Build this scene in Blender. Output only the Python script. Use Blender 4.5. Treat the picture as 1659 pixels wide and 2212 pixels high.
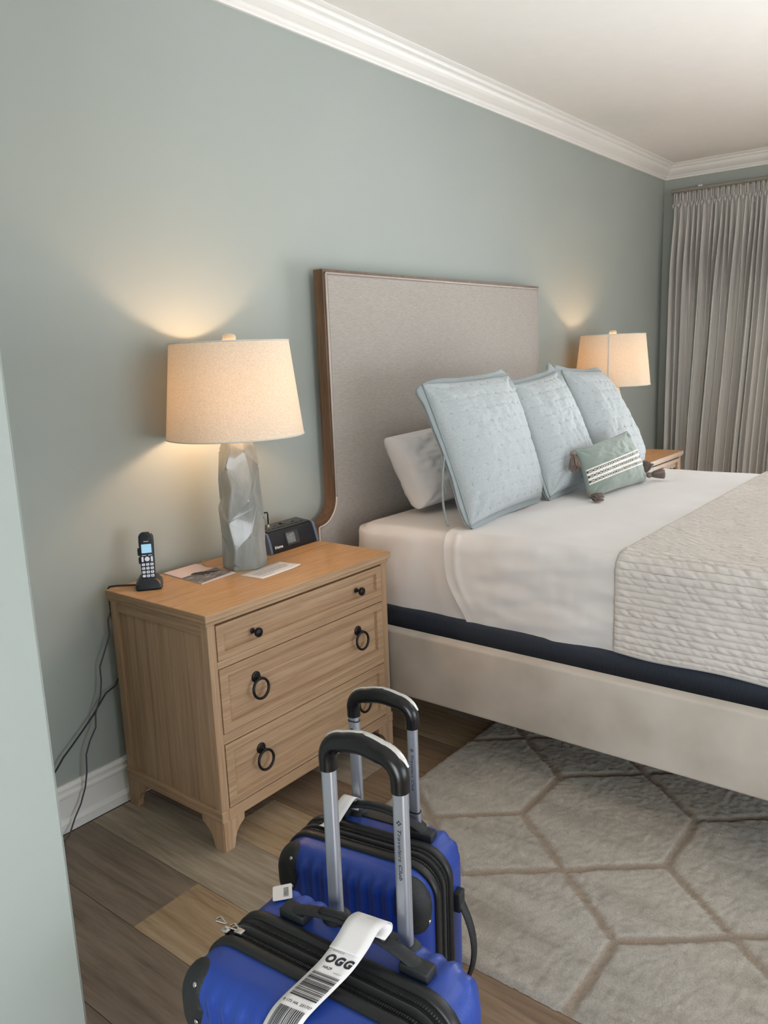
import bpy, bmesh, math, random
from mathutils import Vector, Matrix, noise
PI = math.pi
R = math.radians
for o in list(bpy.data.objects): bpy.data.objects.remove(o)
scene = bpy.context.scene
col = scene.collection

# ------------------------------------------------------------------ camera
CAMP = (-0.9863, -2.3664, 1.5185); YAW, PITCH, ROLL, FPX = 0.8965, 0.1978, -0.0380, 1729.14
cd = bpy.data.cameras.new('camera'); cam = bpy.data.objects.new('camera', cd); col.objects.link(cam)
f = Vector((math.sin(YAW)*math.cos(PITCH), math.cos(YAW)*math.cos(PITCH), -math.sin(PITCH)))
r = Vector((math.cos(YAW), -math.sin(YAW), 0)); u = r.cross(f)
r2 = math.cos(ROLL)*r + math.sin(ROLL)*u; u2 = -math.sin(ROLL)*r + math.cos(ROLL)*u
m = Matrix((r2, u2, -f)).transposed().to_4x4(); m.translation = Vector(CAMP)
cam.matrix_world = m
cd.sensor_fit = 'VERTICAL'; cd.sensor_height = 24; cd.lens = 24*FPX/2212; cd.clip_start = .02
scene.camera = cam

# ------------------------------------------------------------------ light
scene.view_settings.view_transform = 'Standard'; scene.view_settings.look = 'None'
scene.view_settings.gamma = 1; scene.view_settings.use_curve_mapping = False
scene.view_settings.exposure = 0.0
w = bpy.data.worlds.new('world'); scene.world = w; w.use_nodes = True
w.node_tree.nodes['Background'].inputs[0].default_value = (.75, .86, 1, 1)
w.node_tree.nodes['Background'].inputs[1].default_value = 1.0

def area(name, loc, rot, sx, sy, power, color):
    l = bpy.data.lights.new(name, 'AREA'); l.shape = 'RECTANGLE'; l.size = sx; l.size_y = sy
    l.energy = power; l.color = color
    o = bpy.data.objects.new(name, l); col.objects.link(o); o.location = loc; o.rotation_euler = rot
    return o
# daylight through the glass door of the right wall and through the glass door behind the camera
area('daylight_right', (5.80, -2.42, 1.10), (0, R(90), 0), 2.0, 1.9, 140, (.96, .98, 1))
area('patio_bounce', (6.15, -2.42, .25), (0, R(128), 0), .9, 1.9, 100, (1, .98, .97))
area('daylight_back', (1.1, -5.12, .85), (R(90), 0, 0), 2.6, 1.3, 66, (.82, .91, 1))
# added fill lamps, no real source: from the left, and up at the ceiling
area('fill_left', (-2.55, -3.3, .9), (0, R(-90), 0), 1.7, 1.5, 78, (.88, .94, 1))
area('fill_up', (3.0, -3.7, 1.9), (R(180), 0, 0), 1.5, .6, 56, (.98, .97, 1))

# ------------------------------------------------------------------ materials
def srgb(c):
    return tuple(((x/255)/12.92 if x/255 <= .04045 else ((x/255+.055)/1.055)**2.4) for x in c) + (1,)
class NT:
    def __init__(s, name):
        s.m = bpy.data.materials.new(name); s.m.use_nodes = True; s.t = s.m.node_tree
        s.b = s.t.nodes['Principled BSDF']; s.out = s.t.nodes['Material Output']
    def n(s, typ, **kw):
        n = s.t.nodes.new(typ)
        for k, v in kw.items():
            if k.startswith('i_'):
                key = k[2:]; key = int(key) if key.isdigit() else key.replace('_', ' ')
                n.inputs[key].default_value = v
            else: setattr(n, k, v)
        return n
    def l(s, a, b): s.t.links.new(a, b)
    def coord(s, scale=(1, 1, 1), kind='Object', rnd=False):
        tc = s.n('ShaderNodeTexCoord'); mp = s.n('ShaderNodeMapping'); mp.inputs['Scale'].default_value = scale
        s.l(tc.outputs[kind], mp.inputs['Vector'])
        if rnd:
            oi = s.n('ShaderNodeObjectInfo'); ml = s.n('ShaderNodeMath', operation='MULTIPLY'); ml.inputs[1].default_value = 37
            s.l(oi.outputs['Random'], ml.inputs[0]); s.l(ml.outputs[0], mp.inputs['Location'])
        return mp.outputs[0]
    def noise(s, vec, scale=5, detail=3, rough=.5, dist=0):
        n = s.n('ShaderNodeTexNoise'); n.inputs['Scale'].default_value = scale; n.inputs['Detail'].default_value = detail
        n.inputs['Roughness'].default_value = rough; n.inputs['Distortion'].default_value = dist
        s.l(vec, n.inputs['Vector']); return n.outputs['Fac']
    def ramp(s, fac, stops):
        n = s.n('ShaderNodeValToRGB'); e = n.color_ramp.elements
        while len(e) < len(stops): e.new(.5)
        for i, (p, c) in enumerate(stops): e[i].position = p; e[i].color = c
        s.l(fac, n.inputs['Fac']); return n.outputs['Color']
    def mix(s, fac, a, b, mode='MIX'):
        n = s.n('ShaderNodeMix', data_type='RGBA', blend_type=mode)
        for sock, v in ((n.inputs['Factor'], fac), (n.inputs['A'] if 0 else n.inputs[6], a), (n.inputs[7], b)):
            if hasattr(v, 'is_linked'): s.l(v, sock)
            else: sock.default_value = v
        return n.outputs[2]
    def bump(s, h, strength=.3, dist=.01, prev=None):
        n = s.n('ShaderNodeBump'); n.inputs['Strength'].default_value = strength; n.inputs['Distance'].default_value = dist
        s.l(h, n.inputs['Height'])
        if prev is not None: s.l(prev, n.inputs['Normal'])
        s.l(n.outputs['Normal'], s.b.inputs['Normal']); return n.outputs['Normal']
    def col(s, c):
        if hasattr(c, 'is_linked'): s.l(c, s.b.inputs['Base Color'])
        else: s.b.inputs['Base Color'].default_value = c
    def set(s, **kw):
        for k, v in kw.items(): s.b.inputs[k.replace('_', ' ')].default_value = v
def plain(name, c, rough=.5, metal=0, bump=0, bscale=300, var=.06, **kw):
    t = NT(name); c = srgb(c); v = t.coord()
    nz = t.noise(v, 12, 3)
    t.col(t.ramp(nz, [(.3, tuple(x*(1-var) for x in c[:3])+(1,)), (.7, tuple(min(1, x*(1+var)) for x in c[:3])+(1,))]))
    t.set(Roughness=rough, Metallic=metal, **kw)
    if bump: t.bump(t.noise(v, bscale, 2), bump, .002)
    return t.m
def wood(name, axis, c1, c2, c3, rough=.45, rnd=True, stretch=14, scale=9, bstr=.25, dist=.6):
    t = NT(name); sc = [stretch]*3; sc['xyz'.index(axis)] = 1.0
    v = t.coord(tuple(sc), rnd=rnd)
    n1 = t.noise(v, scale*.22, 5, .6, dist); n2 = t.noise(v, scale, 6, .7, .2)
    c = t.ramp(n1, [(.28, srgb(c1)), (.5, srgb(c2)), (.75, srgb(c3))])
    dk = t.ramp(n2, [(.38, (.72, .68, .64, 1)), (.53, (1, 1, 1, 1))])
    t.col(t.mix(.75, c, dk, 'MULTIPLY')); t.set(Roughness=rough); t.set(**{'Specular_IOR_Level': .35})
    t.bump(n2, bstr, .002); return t.m
def fabric(name, c1, c2, weave=900, rough=.95, bstr=.35, slub=None, sheen=.2, var=2.5):
    t = NT(name); v = t.coord()
    if slub: vs = t.coord(slub); n1 = t.noise(vs, 40, 4, .6)
    else: n1 = t.noise(v, var, 3)
    t.col(t.ramp(n1, [(.35, srgb(c1)), (.65, srgb(c2))])); t.set(Roughness=rough)
    t.b.inputs['Sheen Weight'].default_value = sheen
    t.b.inputs['Specular IOR Level'].default_value = .15
    t.bump(t.noise(v, weave, 2), bstr, .0015); return t.m

M = {}
def mk():
    t = NT('wall_paint'); v = t.coord(); t.col(t.ramp(t.noise(v, 1.2, 2), [(.3, srgb((163, 170, 164))), (.7, srgb((167, 173, 167)))]))
    t.set(Roughness=.75); t.b.inputs['Specular IOR Level'].default_value = .25
    t.bump(t.noise(v, 220, 3), .12, .001); M['wall'] = t.m
    M['ceiling'] = plain('ceiling_paint', (238, 235, 230), .9, bump=.1, bscale=150, var=.01)
    M['trim'] = plain('trim_paint', (236, 234, 229), .42, var=.01)
    M['plainwall'] = plain('far_wall_paint', (205, 205, 198), .8, var=.02)
    oak = ((150, 120, 92), (172, 141, 110), (186, 157, 127))
    for a in 'xyz': M['oak_'+a] = wood('light_oak_'+a, a, *oak, stretch=48, scale=5.5, bstr=.35)
    M['oak_top'] = wood('oak_top', 'x', (176, 134, 90), (190, 149, 104), (200, 160, 116), .3, stretch=16, bstr=.12)
    M['walnut'] = wood('headboard_wood', 'z', (86, 64, 47), (106, 81, 60), (122, 97, 74), .4, bstr=.15)
    def plank(name, a, b, c): M[name] = wood(name, 'y', a, b, c, .42, stretch=16, scale=4.5, bstr=.10, dist=1.8)
    plank('plank_dark', (108, 94, 82), (130, 115, 100), (146, 130, 113))
    plank('plank_grey', (136, 123, 107), (160, 146, 127), (176, 161, 141))
    plank('plank_tan', (150, 122, 92), (168, 144, 114), (180, 160, 134))
    plank('plank_brown', (112, 92, 74), (132, 111, 90), (148, 126, 102))
    M['linen'] = fabric('linen_upholstery', (158, 151, 143), (176, 169, 161), 700, slub=(1, 14, 14), bstr=.3)
    M['rail_fabric'] = fabric('rail_upholstery', (172, 162, 150), (192, 183, 172), 900, bstr=.25, var=4)
    M['welt'] = plain('welt_cord', (196, 184, 174), .8)
    M['sheet'] = fabric('white_cotton', (214, 210, 207), (221, 218, 215), 1500, .85, .1)
    M['coverlet'] = fabric('cream_coverlet', (204, 196, 189), (213, 206, 199), 900, .9, .2)
    M['sham'] = fabric('pale_blue_linen', (167, 173, 175), (181, 187, 189), 1100, .95, .3, slub=(2, 2, 9))
    M['sham_edge'] = fabric('blue_grey_linen_edge', (148, 156, 157), (160, 167, 168), 1100, .95, .3)
    M['cushion'] = fabric('sage_velvet', (128, 140, 132), (141, 152, 144), 1000, .9, .2, sheen=.4)
    M['lace'] = plain('white_braid', (228, 226, 218), .9)
    M['yarn'] = plain('taupe_yarn', (132, 118, 108), .9, var=.3)
    M['charcoal'] = plain('dark_yarn', (84, 82, 78), .9)
    t = NT('navy_ribbed_mesh'); v = t.coord((0, 1, 0)); wv = t.n('ShaderNodeTexWave', bands_direction='Y'); wv.inputs['Scale'].default_value = 75
    t.l(v, wv.inputs['Vector']); t.col(t.mix(.55, srgb((42, 48, 58)), t.ramp(wv.outputs['Fac'], [(.2, srgb((22, 25, 32))), (.8, srgb((70, 78, 92)))])))
    t.set(Roughness=.85); t.bump(wv.outputs['Fac'], .5, .002); M['navy'] = t.m
    M['curtain'] = fabric('grey_curtain', (188, 185, 180), (212, 209, 203), 600, .85, .3, slub=(3, 3, 60), sheen=.15)
    M['liner'] = fabric('curtain_lining', (160, 155, 145), (168, 163, 154), 600)
    # rug
    t = NT('rug_pile'); v = t.coord(); vs = t.coord((1, .22, 1)); rot = t.n('ShaderNodeMapping'); rot.inputs['Rotation'].default_value = (0, 0, R(38)); rot.inputs['Scale'].default_value = (1, .18, 1)
    tc = t.n('ShaderNodeTexCoord'); t.l(tc.outputs['Object'], rot.inputs['Vector'])
    n1 = t.noise(rot.outputs[0], 14, 5, .6, .4); n2 = t.noise(v, 190, 5, .8); n3 = t.noise(v, 2.2, 2)
    base = t.ramp(n1, [(.3, srgb((172, 162, 147))), (.5, srgb((208, 199, 185))), (.72, srgb((224, 216, 203)))])
    base = t.mix(.35, base, t.ramp(n3, [(.3, srgb((184, 184, 180))), (.7, srgb((208, 196, 178)))]))
    at = t.n('ShaderNodeAttribute', attribute_name='lattice')
    base = t.mix(at.outputs['Fac'], base, srgb((182, 165, 146)))
    t.col(t.mix(.45, base, t.ramp(n2, [(.36, (.42, .41, .40, 1)), (.58, (1, 1, 1, 1))]), 'MULTIPLY')); t.set(Roughness=1)
    t.b.inputs['Specular IOR Level'].default_value = .05; t.b.inputs['Sheen Weight'].default_value = .2
    t.bump(n2, .9, .008); M['rug'] = t.m
    # suitcase
    t = NT('blue_hard_shell'); v = t.coord(); c = t.n('ShaderNodeTexChecker'); c.inputs['Scale'].default_value = 420; t.l(v, c.inputs['Vector'])
    t.col(t.ramp(t.noise(v, 9, 3), [(.3, srgb((24, 56, 142))), (.7, srgb((36, 70, 158)))])); t.set(Roughness=.36)
    t.bump(t.noise(t.coord((1, 1, .35)), 520, 1), .22, .0012); M['blue'] = t.m
    M['black'] = plain('black_plastic', (9, 9, 10), .27)
    M['black_tex'] = plain('black_textured_plastic', (29, 32, 34), .5, bump=.5, bscale=700)
    M['zip'] = fabric('black_zipper_tape', (20, 20, 21), (30, 30, 31), 1500, .9)
    M['rubber'] = plain('black_rubber', (22, 23, 25), .42)
    M['alu'] = plain('brushed_aluminium', (186, 190, 200), .38, .85, var=.02)
    M['chrome'] = plain('polished_steel', (205, 200, 195), .2, 1)
    M['silver'] = plain('silver_plastic', (205, 203, 198), .22, .2, var=.02)
    M['ink'] = plain('black_ink', (38, 38, 44), .6)
    M['grey_ink'] = plain('grey_ink', (120, 120, 122), .7)
    M['paper'] = plain('white_paper', (226, 222, 220), .6, var=.01)
    M['bronze'] = plain('dark_bronze', (34, 32, 33), .38, .6)
    # lamp
    t = NT('lamp_shade_linen'); v = t.coord(); vs = t.coord((1, 1, 2.2))
    n = t.noise(vs, 210, 4, .7, .8); cc = t.ramp(n, [(.35, srgb((200, 191, 172))), (.6, srgb((226, 220, 204)))])
    d = t.n('ShaderNodeBsdfDiffuse'); tr = t.n('ShaderNodeBsdfTranslucent'); mx = t.n('ShaderNodeMixShader'); mx.inputs[0].default_value = .105
    t.l(cc, d.inputs[0]); t.l(t.mix(1, cc, srgb((250, 214, 160)), 'MULTIPLY'), tr.inputs[0]); t.l(d.outputs[0], mx.inputs[1]); t.l(tr.outputs[0], mx.inputs[2]); t.l(mx.outputs[0], t.out.inputs[0]); M['shade'] = t.m
    M['shade_edge'] = plain('shade_trim', (206, 204, 198), .8)
    t = NT('glazed_ceramic'); v = t.coord((1, 1, .25)); nn = t.noise(v, 22, 5, .6)
    t.col(t.ramp(nn, [(.3, srgb((120, 127, 125))), (.5, srgb((138, 143, 140))), (.72, srgb((156, 157, 152)))])); t.set(Roughness=.24); t.b.inputs['Coat Weight'].default_value = .25
    t.bump(nn, .15, .004); M['ceramic'] = t.m
    M['finial'] = plain('alabaster', (230, 212, 188), .3)
    t = NT('bulb_glow'); t.b.inputs['Emission Color'].default_value = (1, .64, .40, 1); t.b.inputs['Emission Strength'].default_value = 185; M['bulb'] = t.m
    M['brass'] = plain('brass', (170, 140, 90), .3, 1)
    t = NT('phone_screen'); t.b.inputs['Emission Color'].default_value = srgb((150, 200, 225)); t.b.inputs['Emission Strength'].default_value = .75; t.set(Roughness=.2); t.col(srgb((120, 150, 170))); M['lcd'] = t.m
    t = NT('lit_key'); t.b.inputs['Emission Color'].default_value = srgb((225, 228, 240)); t.b.inputs['Emission Strength'].default_value = .25; t.col(srgb((196, 198, 208))); M['key'] = t.m
    M['phone'] = plain('phone_plastic', (32, 37, 44), .25)
    M['radio'] = plain('radio_black', (14, 15, 24), .45, bump=.2, bscale=900)
    M['radio_top'] = plain('radio_top_plastic', (54, 55, 57), .4)
    M['radio_side'] = plain('radio_side_plastic', (92, 104, 124), .4)
    t = NT('grey_display'); v = t.coord((1, 1, 2)); t.col(t.ramp(t.noise(v, 60, 3, .6, 1), [(.35, srgb((96, 100, 100))), (.65, srgb((136, 140, 138)))])); t.set(Roughness=.15); M['display'] = t.m
    t = NT('pink_print'); t.col(srgb((222, 202, 200))); t.set(Roughness=.35); M['pink'] = t.m
    t = NT('sea_print'); v = t.coord((1, 5, 1)); t.col(t.ramp(t.noise(v, 17, 5, .7, .8), [(.36, srgb((52, 50, 56))), (.52, srgb((104, 100, 104))), (.64, srgb((206, 196, 196)))])); t.set(Roughness=.3); M['sea'] = t.m
    M['cord'] = plain('black_cord', (30, 28, 40), .5); M['cord_grey'] = plain('grey_cord', (74, 72, 80), .5); M['cord_tan'] = plain('tan_cord', (178, 140, 110), .5)
    t = NT('window_glass'); tb = t.n('ShaderNodeBsdfTransparent'); g = t.n('ShaderNodeBsdfGlossy'); g.inputs['Roughness'].default_value = .02; fr = t.n('ShaderNodeFresnel'); mx = t.n('ShaderNodeMixShader')
    t.l(fr.outputs[0], mx.inputs[0]); t.l(tb.outputs[0], mx.inputs[1]); t.l(g.outputs[0], mx.inputs[2]); t.l(mx.outputs[0], t.out.inputs[0]); M['glass'] = t.m
mk()

# ------------------------------------------------------------------ mesh helpers
def bm_new(): return bmesh.new()
def empty(name, label, cat, loc=(0, 0, 0), rz=0, group=None):
    o = bpy.data.objects.new(name, None); col.objects.link(o); o.location = loc; o.rotation_euler = (0, 0, rz)
    o.empty_display_size = .05; return tag(o, label, cat, group)
def tag(o, label=None, cat=None, group=None, kind=None):
    if label: o['label'] = label
    if cat: o['category'] = cat
    if group: o['group'] = group
    if kind: o['kind'] = kind
    return o
def root_of(o):
    while o.parent: o = o.parent
    return o
def build(name, bm, mat, parent=None, smooth=False, world=False, sub=0, auto=None):
    """links a bmesh as one object; world=True: the bmesh is in world space and the root is unrotated"""
    if world and parent is not None:
        L = root_of(parent).location; bmesh.ops.translate(bm, vec=-Vector(L), verts=bm.verts)
    me = bpy.data.meshes.new(name); bm.to_mesh(me); bm.free()
    if smooth:
        for p in me.polygons: p.use_smooth = True
        if auto is not None: me.set_sharp_from_angle(angle=R(auto))
    me.materials.append(M[mat] if isinstance(mat, str) else mat)
    o = bpy.data.objects.new(name, me); col.objects.link(o)
    if parent is not None: o.parent = parent
    return o
def own_origin(o):
    """moves a top-level mesh's origin to the bottom centre of its box"""
    me = o.data; xs = [v.co.x for v in me.vertices]; ys = [v.co.y for v in me.vertices]; zs = [v.co.z for v in me.vertices]
    c = Vector(((min(xs)+max(xs))/2, (min(ys)+max(ys))/2, min(zs))); me.transform(Matrix.Translation(-c)); o.location = o.location + c; return o
def box(bm, x0, x1, y0, y1, z0, z1, bev=0, seg=2):
    m = Matrix.Translation(((x0+x1)/2, (y0+y1)/2, (z0+z1)/2)) @ Matrix.Diagonal((abs(x1-x0), abs(y1-y0), abs(z1-z0), 1))
    g = bmesh.ops.create_cube(bm, size=1, matrix=m)
    if bev:
        es = list({e for v in g['verts'] for e in v.link_edges})
        bmesh.ops.bevel(bm, geom=es, offset=bev, segments=seg, affect='EDGES', profile=.5)
    return bm
def frames(pts, closed=False):
    n = len(pts); T = []
    for i in range(n):
        a = pts[(i-1) % n] if (closed or i > 0) else pts[i]; b = pts[(i+1) % n] if (closed or i < n-1) else pts[i]
        t = (b-a); T.append(t.normalized() if t.length > 1e-9 else Vector((0, 0, 1)))
    up = Vector((0, 0, 1)) if abs(T[0].z) < .9 else Vector((1, 0, 0))
    N = (up - T[0]*up.dot(T[0])).normalized(); out = []
    for t in T:
        N = (N - t*N.dot(t)); N = N.normalized() if N.length > 1e-6 else t.orthogonal().normalized()
        out.append((t, N, t.cross(N)))
    return out
def tube(bm, pts, rad, seg=10, closed=False, cap=True, flat=None):
    """round (or elliptical: flat=(rn, rb)) tube along the points; rad number or list"""
    pts = [Vector(p) for p in pts]; fr = frames(pts, closed); rings = []
    for i, (p, (t, n, b)) in enumerate(zip(pts, fr)):
        rr = rad[i] if isinstance(rad, (list, tuple)) else rad
        ra, rb = (rr, rr) if flat is None else (flat[0]*rr, flat[1]*rr)
        rings.append([bm.verts.new(p + n*ra*math.cos(2*PI*k/seg) + b*rb*math.sin(2*PI*k/seg)) for k in range(seg)])
    m = len(rings)
    for i in range(m if closed else m-1):
        A, B = rings[i], rings[(i+1) % m]
        for k in range(seg): bm.faces.new((A[k], A[(k+1) % seg], B[(k+1) % seg], B[k]))
    if cap and not closed: bm.faces.new(rings[0][::-1]); bm.faces.new(rings[-1])
    return bm
def lathe(bm, prof, cx=0, cy=0, seg=32, cap=True, axis='z', origin=None):
    rings = []
    for (rr, h) in prof:
        ring = []
        for k in range(seg):
            a = 2*PI*k/seg
            if axis == 'z': p = (cx+rr*math.cos(a), cy+rr*math.sin(a), h)
            elif axis == 'y': p = (cx+rr*math.cos(a), h, cy+rr*math.sin(a))
            else: p = (h, cx+rr*math.cos(a), cy+rr*math.sin(a))
            ring.append(bm.verts.new(p))
        rings.append(ring)
    for A, B in zip(rings, rings[1:]):
        for k in range(seg): bm.faces.new((A[k], A[(k+1) % seg], B[(k+1) % seg], B[k]))
    if cap: bm.faces.new(rings[0][::-1]); bm.faces.new(rings[-1])
    return bm
def prism(bm, poly, fn, h0, h1):
    """extrudes a 2-D polygon; fn(a, b, h) -> xyz"""
    A = [bm.verts.new(fn(a, b, h0)) for a, b in poly]; B = [bm.verts.new(fn(a, b, h1)) for a, b in poly]
    bm.faces.new(A[::-1]); bm.faces.new(B); n = len(poly)
    for i in range(n): bm.faces.new((A[i], A[(i+1) % n], B[(i+1) % n], B[i]))
    return bm
def grid(bm, fn, nu, nv, closed_u=False, mask=None):
    V = [[bm.verts.new(fn(i/(nu if closed_u else nu-1), j/(nv-1))) for j in range(nv)] for i in range(nu)]
    for i in range(nu if closed_u else nu-1):
        for j in range(nv-1):
            if mask and not mask(i, j): continue
            a, b = V[i], V[(i+1) % nu]; bm.faces.new((a[j], b[j], b[j+1], a[j+1]))
    if mask:
        bmesh.ops.delete(bm, geom=[v for v in bm.verts if not v.link_faces], context='VERTS')
    return V
def fixn(bm): bmesh.ops.recalc_face_normals(bm, faces=bm.faces); return bm
def text2d(s, size=1, bold=0, align='CENTER', shear=0, space=1):
    c = bpy.data.curves.new('t', 'FONT'); c.body = s; c.size = size; c.offset = bold; c.align_x = align; c.align_y = 'CENTER'; c.shear = shear; c.space_character = space; c.resolution_u = 3
    o = bpy.data.objects.new('t', c); col.objects.link(o)
    me = bpy.data.meshes.new_from_object(o.evaluated_get(bpy.context.evaluated_depsgraph_get()))
    vs = [(v.co.x, v.co.y) for v in me.vertices]; fs = [tuple(p.vertices) for p in me.polygons]
    bpy.data.objects.remove(o); bpy.data.curves.remove(c); bpy.data.meshes.remove(me); return vs, fs
def add_text(bm, txt, fn):
    vs, fs = txt; V = [bm.verts.new(fn(*v)) for v in vs]
    for q in fs:
        try: bm.faces.new([V[i] for i in q])
        except ValueError: pass
def sm(a, b, x):
    t = max(0, min(1, (x-a)/(b-a))); return t*t*(3-2*t)
def nz(x, y, z=0): return noise.noise(Vector((x, y, z)))
def copy_tree(o, parent=None):
    c = o.copy(); col.objects.link(c)
    if parent is not None: c.parent = parent
    for ch in list(o.children): copy_tree(ch, c)
    return c

# ------------------------------------------------------------------ the room
XR, ZC, ZCE = 5.673, 2.752, 2.8525
X0, Y1 = -2.6, -5.0
def struct(name, bm, mat, parent=None, **k):
    o = build(name, bm, mat, parent, **k)
    if parent is None: o['kind'] = 'structure'
    return o
fl = struct('floor', box(bm_new(), X0-.1, XR+.1, Y1-.1, .1, -.08, -.0065), 'plank_dark')
rnd = random.Random(5)
PW = .2245; plist = ['plank_dark', 'plank_grey', 'plank_tan', 'plank_brown']
meshes = {}
k = 0
x = .067 - PW*12
while x < XR:
    lo = max(x, X0); hi = min(x+PW, XR); i = round((x-.067)/PW)
    ends = {-1: [-.03, -1.32, -2.6], 0: [-.03, -.59, -1.85], 1: [-.03, -1.28, -2.5], 2: [-.03, -.45, -1.7], 3: [-.03, -.95, -2.2], 4: [-.03, -.62, -1.9]}.get(i)
    if not ends: ends = [-.0, -rnd.uniform(.4, 1.25)]
    ends = list(ends)
    while ends[-1] > Y1: ends.append(max(Y1, ends[-1]-1.27))
    mats = {-1: ['plank_dark', 'plank_grey'], 0: ['plank_dark', 'plank_tan', 'plank_dark'], 1: ['plank_grey', 'plank_brown'], 2: ['plank_brown', 'plank_tan', 'plank_grey'], 3: ['plank_brown', 'plank_dark'], 4: ['plank_grey', 'plank_brown'], 5: ['plank_brown', 'plank_dark']}.get(i, [])
    if hi-lo > .02:
        for j, (a, b) in enumerate(zip(ends, ends[1:])):
            if a-b < .02: continue
            bm = bm_new(); box(bm, -(hi-lo)/2+.0006, (hi-lo)/2-.0006, -(a-b)/2+.0006, (a-b)/2-.0006, -.006, 0, .0008, 1)
            mt = mats[j] if j < len(mats) else rnd.choice(plist)
            o = build('plank', bm, mt, fl); o.location = ((lo+hi)/2, (a+b)/2, 0)
    x += PW
struct('ceiling', box(bm_new(), X0-.1, XR+.1, Y1-.1, .1, ZCE, ZCE+.1), 'ceiling')
struct('wall_back', box(bm_new(), X0, XR+.1, 0, .12, -.05, ZCE), 'wall')
struct('wall_left', box(bm_new(), X0-.12, X0, Y1, .12, -.05, ZCE), 'plainwall')
# partition return on the left with a rounded corner bead
bm = bm_new(); box(bm, X0, -.398, -1.2, -.0, -.05, ZCE, 0)
es = [e for e in bm.edges if all(abs(v.co.x+.398) < 1e-4 and abs(v.co.y+1.2) < 1e-4 for v in e.verts)]
bmesh.ops.bevel(bm, geom=es, offset=.006, segments=4, affect='EDGES')
struct('wall_partition', bm, 'wall')
# right wall with the opening of the glass door (y -1.42 .. -3.42)
bm = bm_new()
box(bm, XR, XR+.14, -1.42, .12, -.05, ZCE); box(bm, XR, XR+.14, Y1, -3.42, -.05, ZCE); box(bm, XR, XR+.14, -3.42, -1.42, 2.22, ZCE); box(bm, XR, XR+.14, -3.42, -1.42, -.05, 0)
struct('wall_right', bm, 'wall')
bm = bm_new()
box(bm, X0, -.6, Y1-.14, Y1, -.05, ZCE); box(bm, 2.8, XR, Y1-.14, Y1, -.05, ZCE); box(bm, -.6, 2.8, Y1-.14, Y1, 2.1, ZCE); box(bm, -.6, 2.8, Y1-.14, Y1, -.05, .1)
struct('wall_front', bm, 'plainwall')
def glazed(name, fr, ax):
    bm = bm_new(); a0, a1, z0, z1 = fr; w = .05; n = 3
    def bb(p0, p1, q0, q1):
        if ax == 'x': box(bm, XR+.04, XR+.09, p0, p1, q0, q1, .004)
        else: box(bm, p0, p1, Y1-.09, Y1-.04, q0, q1, .004)
    bb(a0, a1, z0, z0+w); bb(a0, a1, z1-w, z1)
    for i in range(n+1):
        c = a0+(a1-a0)*i/n; c = min(max(c, a0+w/2), a1-w/2); bb(c-w/2, c+w/2, z0+w, z1-w)
    o = struct(name, bm, 'trim')
    for i in range(n):
        p0 = a0+(a1-a0)*i/n+w/2; p1 = a0+(a1-a0)*(i+1)/n-w/2; b = bm_new()
        if ax == 'x': box(b, XR+.062, XR+.068, p0, p1, z0+w, z1-w)
        else: box(b, p0, p1, Y1-.068, Y1-.062, z0+w, z1-w)
        build('pane', b, 'glass', o)
    return o
glazed('window_1', (-3.42, -1.42, 0, 2.22), 'x'); glazed('window_2', (-.6, 2.8, .1, 2.1), 'y')
# crown moulding, mitred in the corner
co = .1087; h = ZCE-ZC
cp = [(0, 0), (.012, .0), (.014, .004), (.014, .010), (.019, .014), (.024, .020), (.024, .025), (.028, .027), (.033, .030), (.040, .035), (.052, .044), (.062, .054), (.068, .064), (.068, .070), (.074, .072), (.082, .076), (.088, .083), (.088, .088), (.096, .090), (.104, .094), (co, .097), (co, h), (0, h)]
def crown(name, fn0, fn1):
    bm = bm_new(); A = [bm.verts.new(fn0(d, ZC+z)) for d, z in cp]; B = [bm.verts.new(fn1(d, ZC+z)) for d, z in cp]; n = len(cp)
    for i in range(n): bm.faces.new((A[i], A[(i+1) % n], B[(i+1) % n], B[i]))
    bm.faces.new(A[::-1]); bm.faces.new(B); fixn(bm); return struct(name, bm, 'trim')
crown('trim_1', lambda d, z: (-.398, -d, z), lambda d, z: (XR-d, -d, z))
crown('trim_2', lambda d, z: (XR-d, -d, z), lambda d, z: (XR-d, Y1, z))
# base board with its cap mouldings and shoe
bp = [(0, 0), (.026, 0), (.026, .030), (.020, .040), (.015, .043), (.015, .112), (.018, .116), (.018, .124), (.013, .130), (.013, .138), (.015, .141), (.015, .147), (.008, .157), (0, .157)]
def base(name, fn0, fn1):
    bm = bm_new(); A = [bm.verts.new(fn0(d, z)) for d, z in bp]; B = [bm.verts.new(fn1(d, z)) for d, z in bp]; n = len(bp)
    for i in range(n): bm.faces.new((A[i], A[(i+1) % n], B[(i+1) % n], B[i]))
    bm.faces.new(A[::-1]); bm.faces.new(B); fixn(bm); return struct(name, bm, 'trim')
base('baseboard_back', lambda d, z: (-.398, -d, z), lambda d, z: (XR-d, -d, z))
base('baseboard_right', lambda d, z: (XR-d, -d, z), lambda d, z: (XR-d, -1.45, z))

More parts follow.
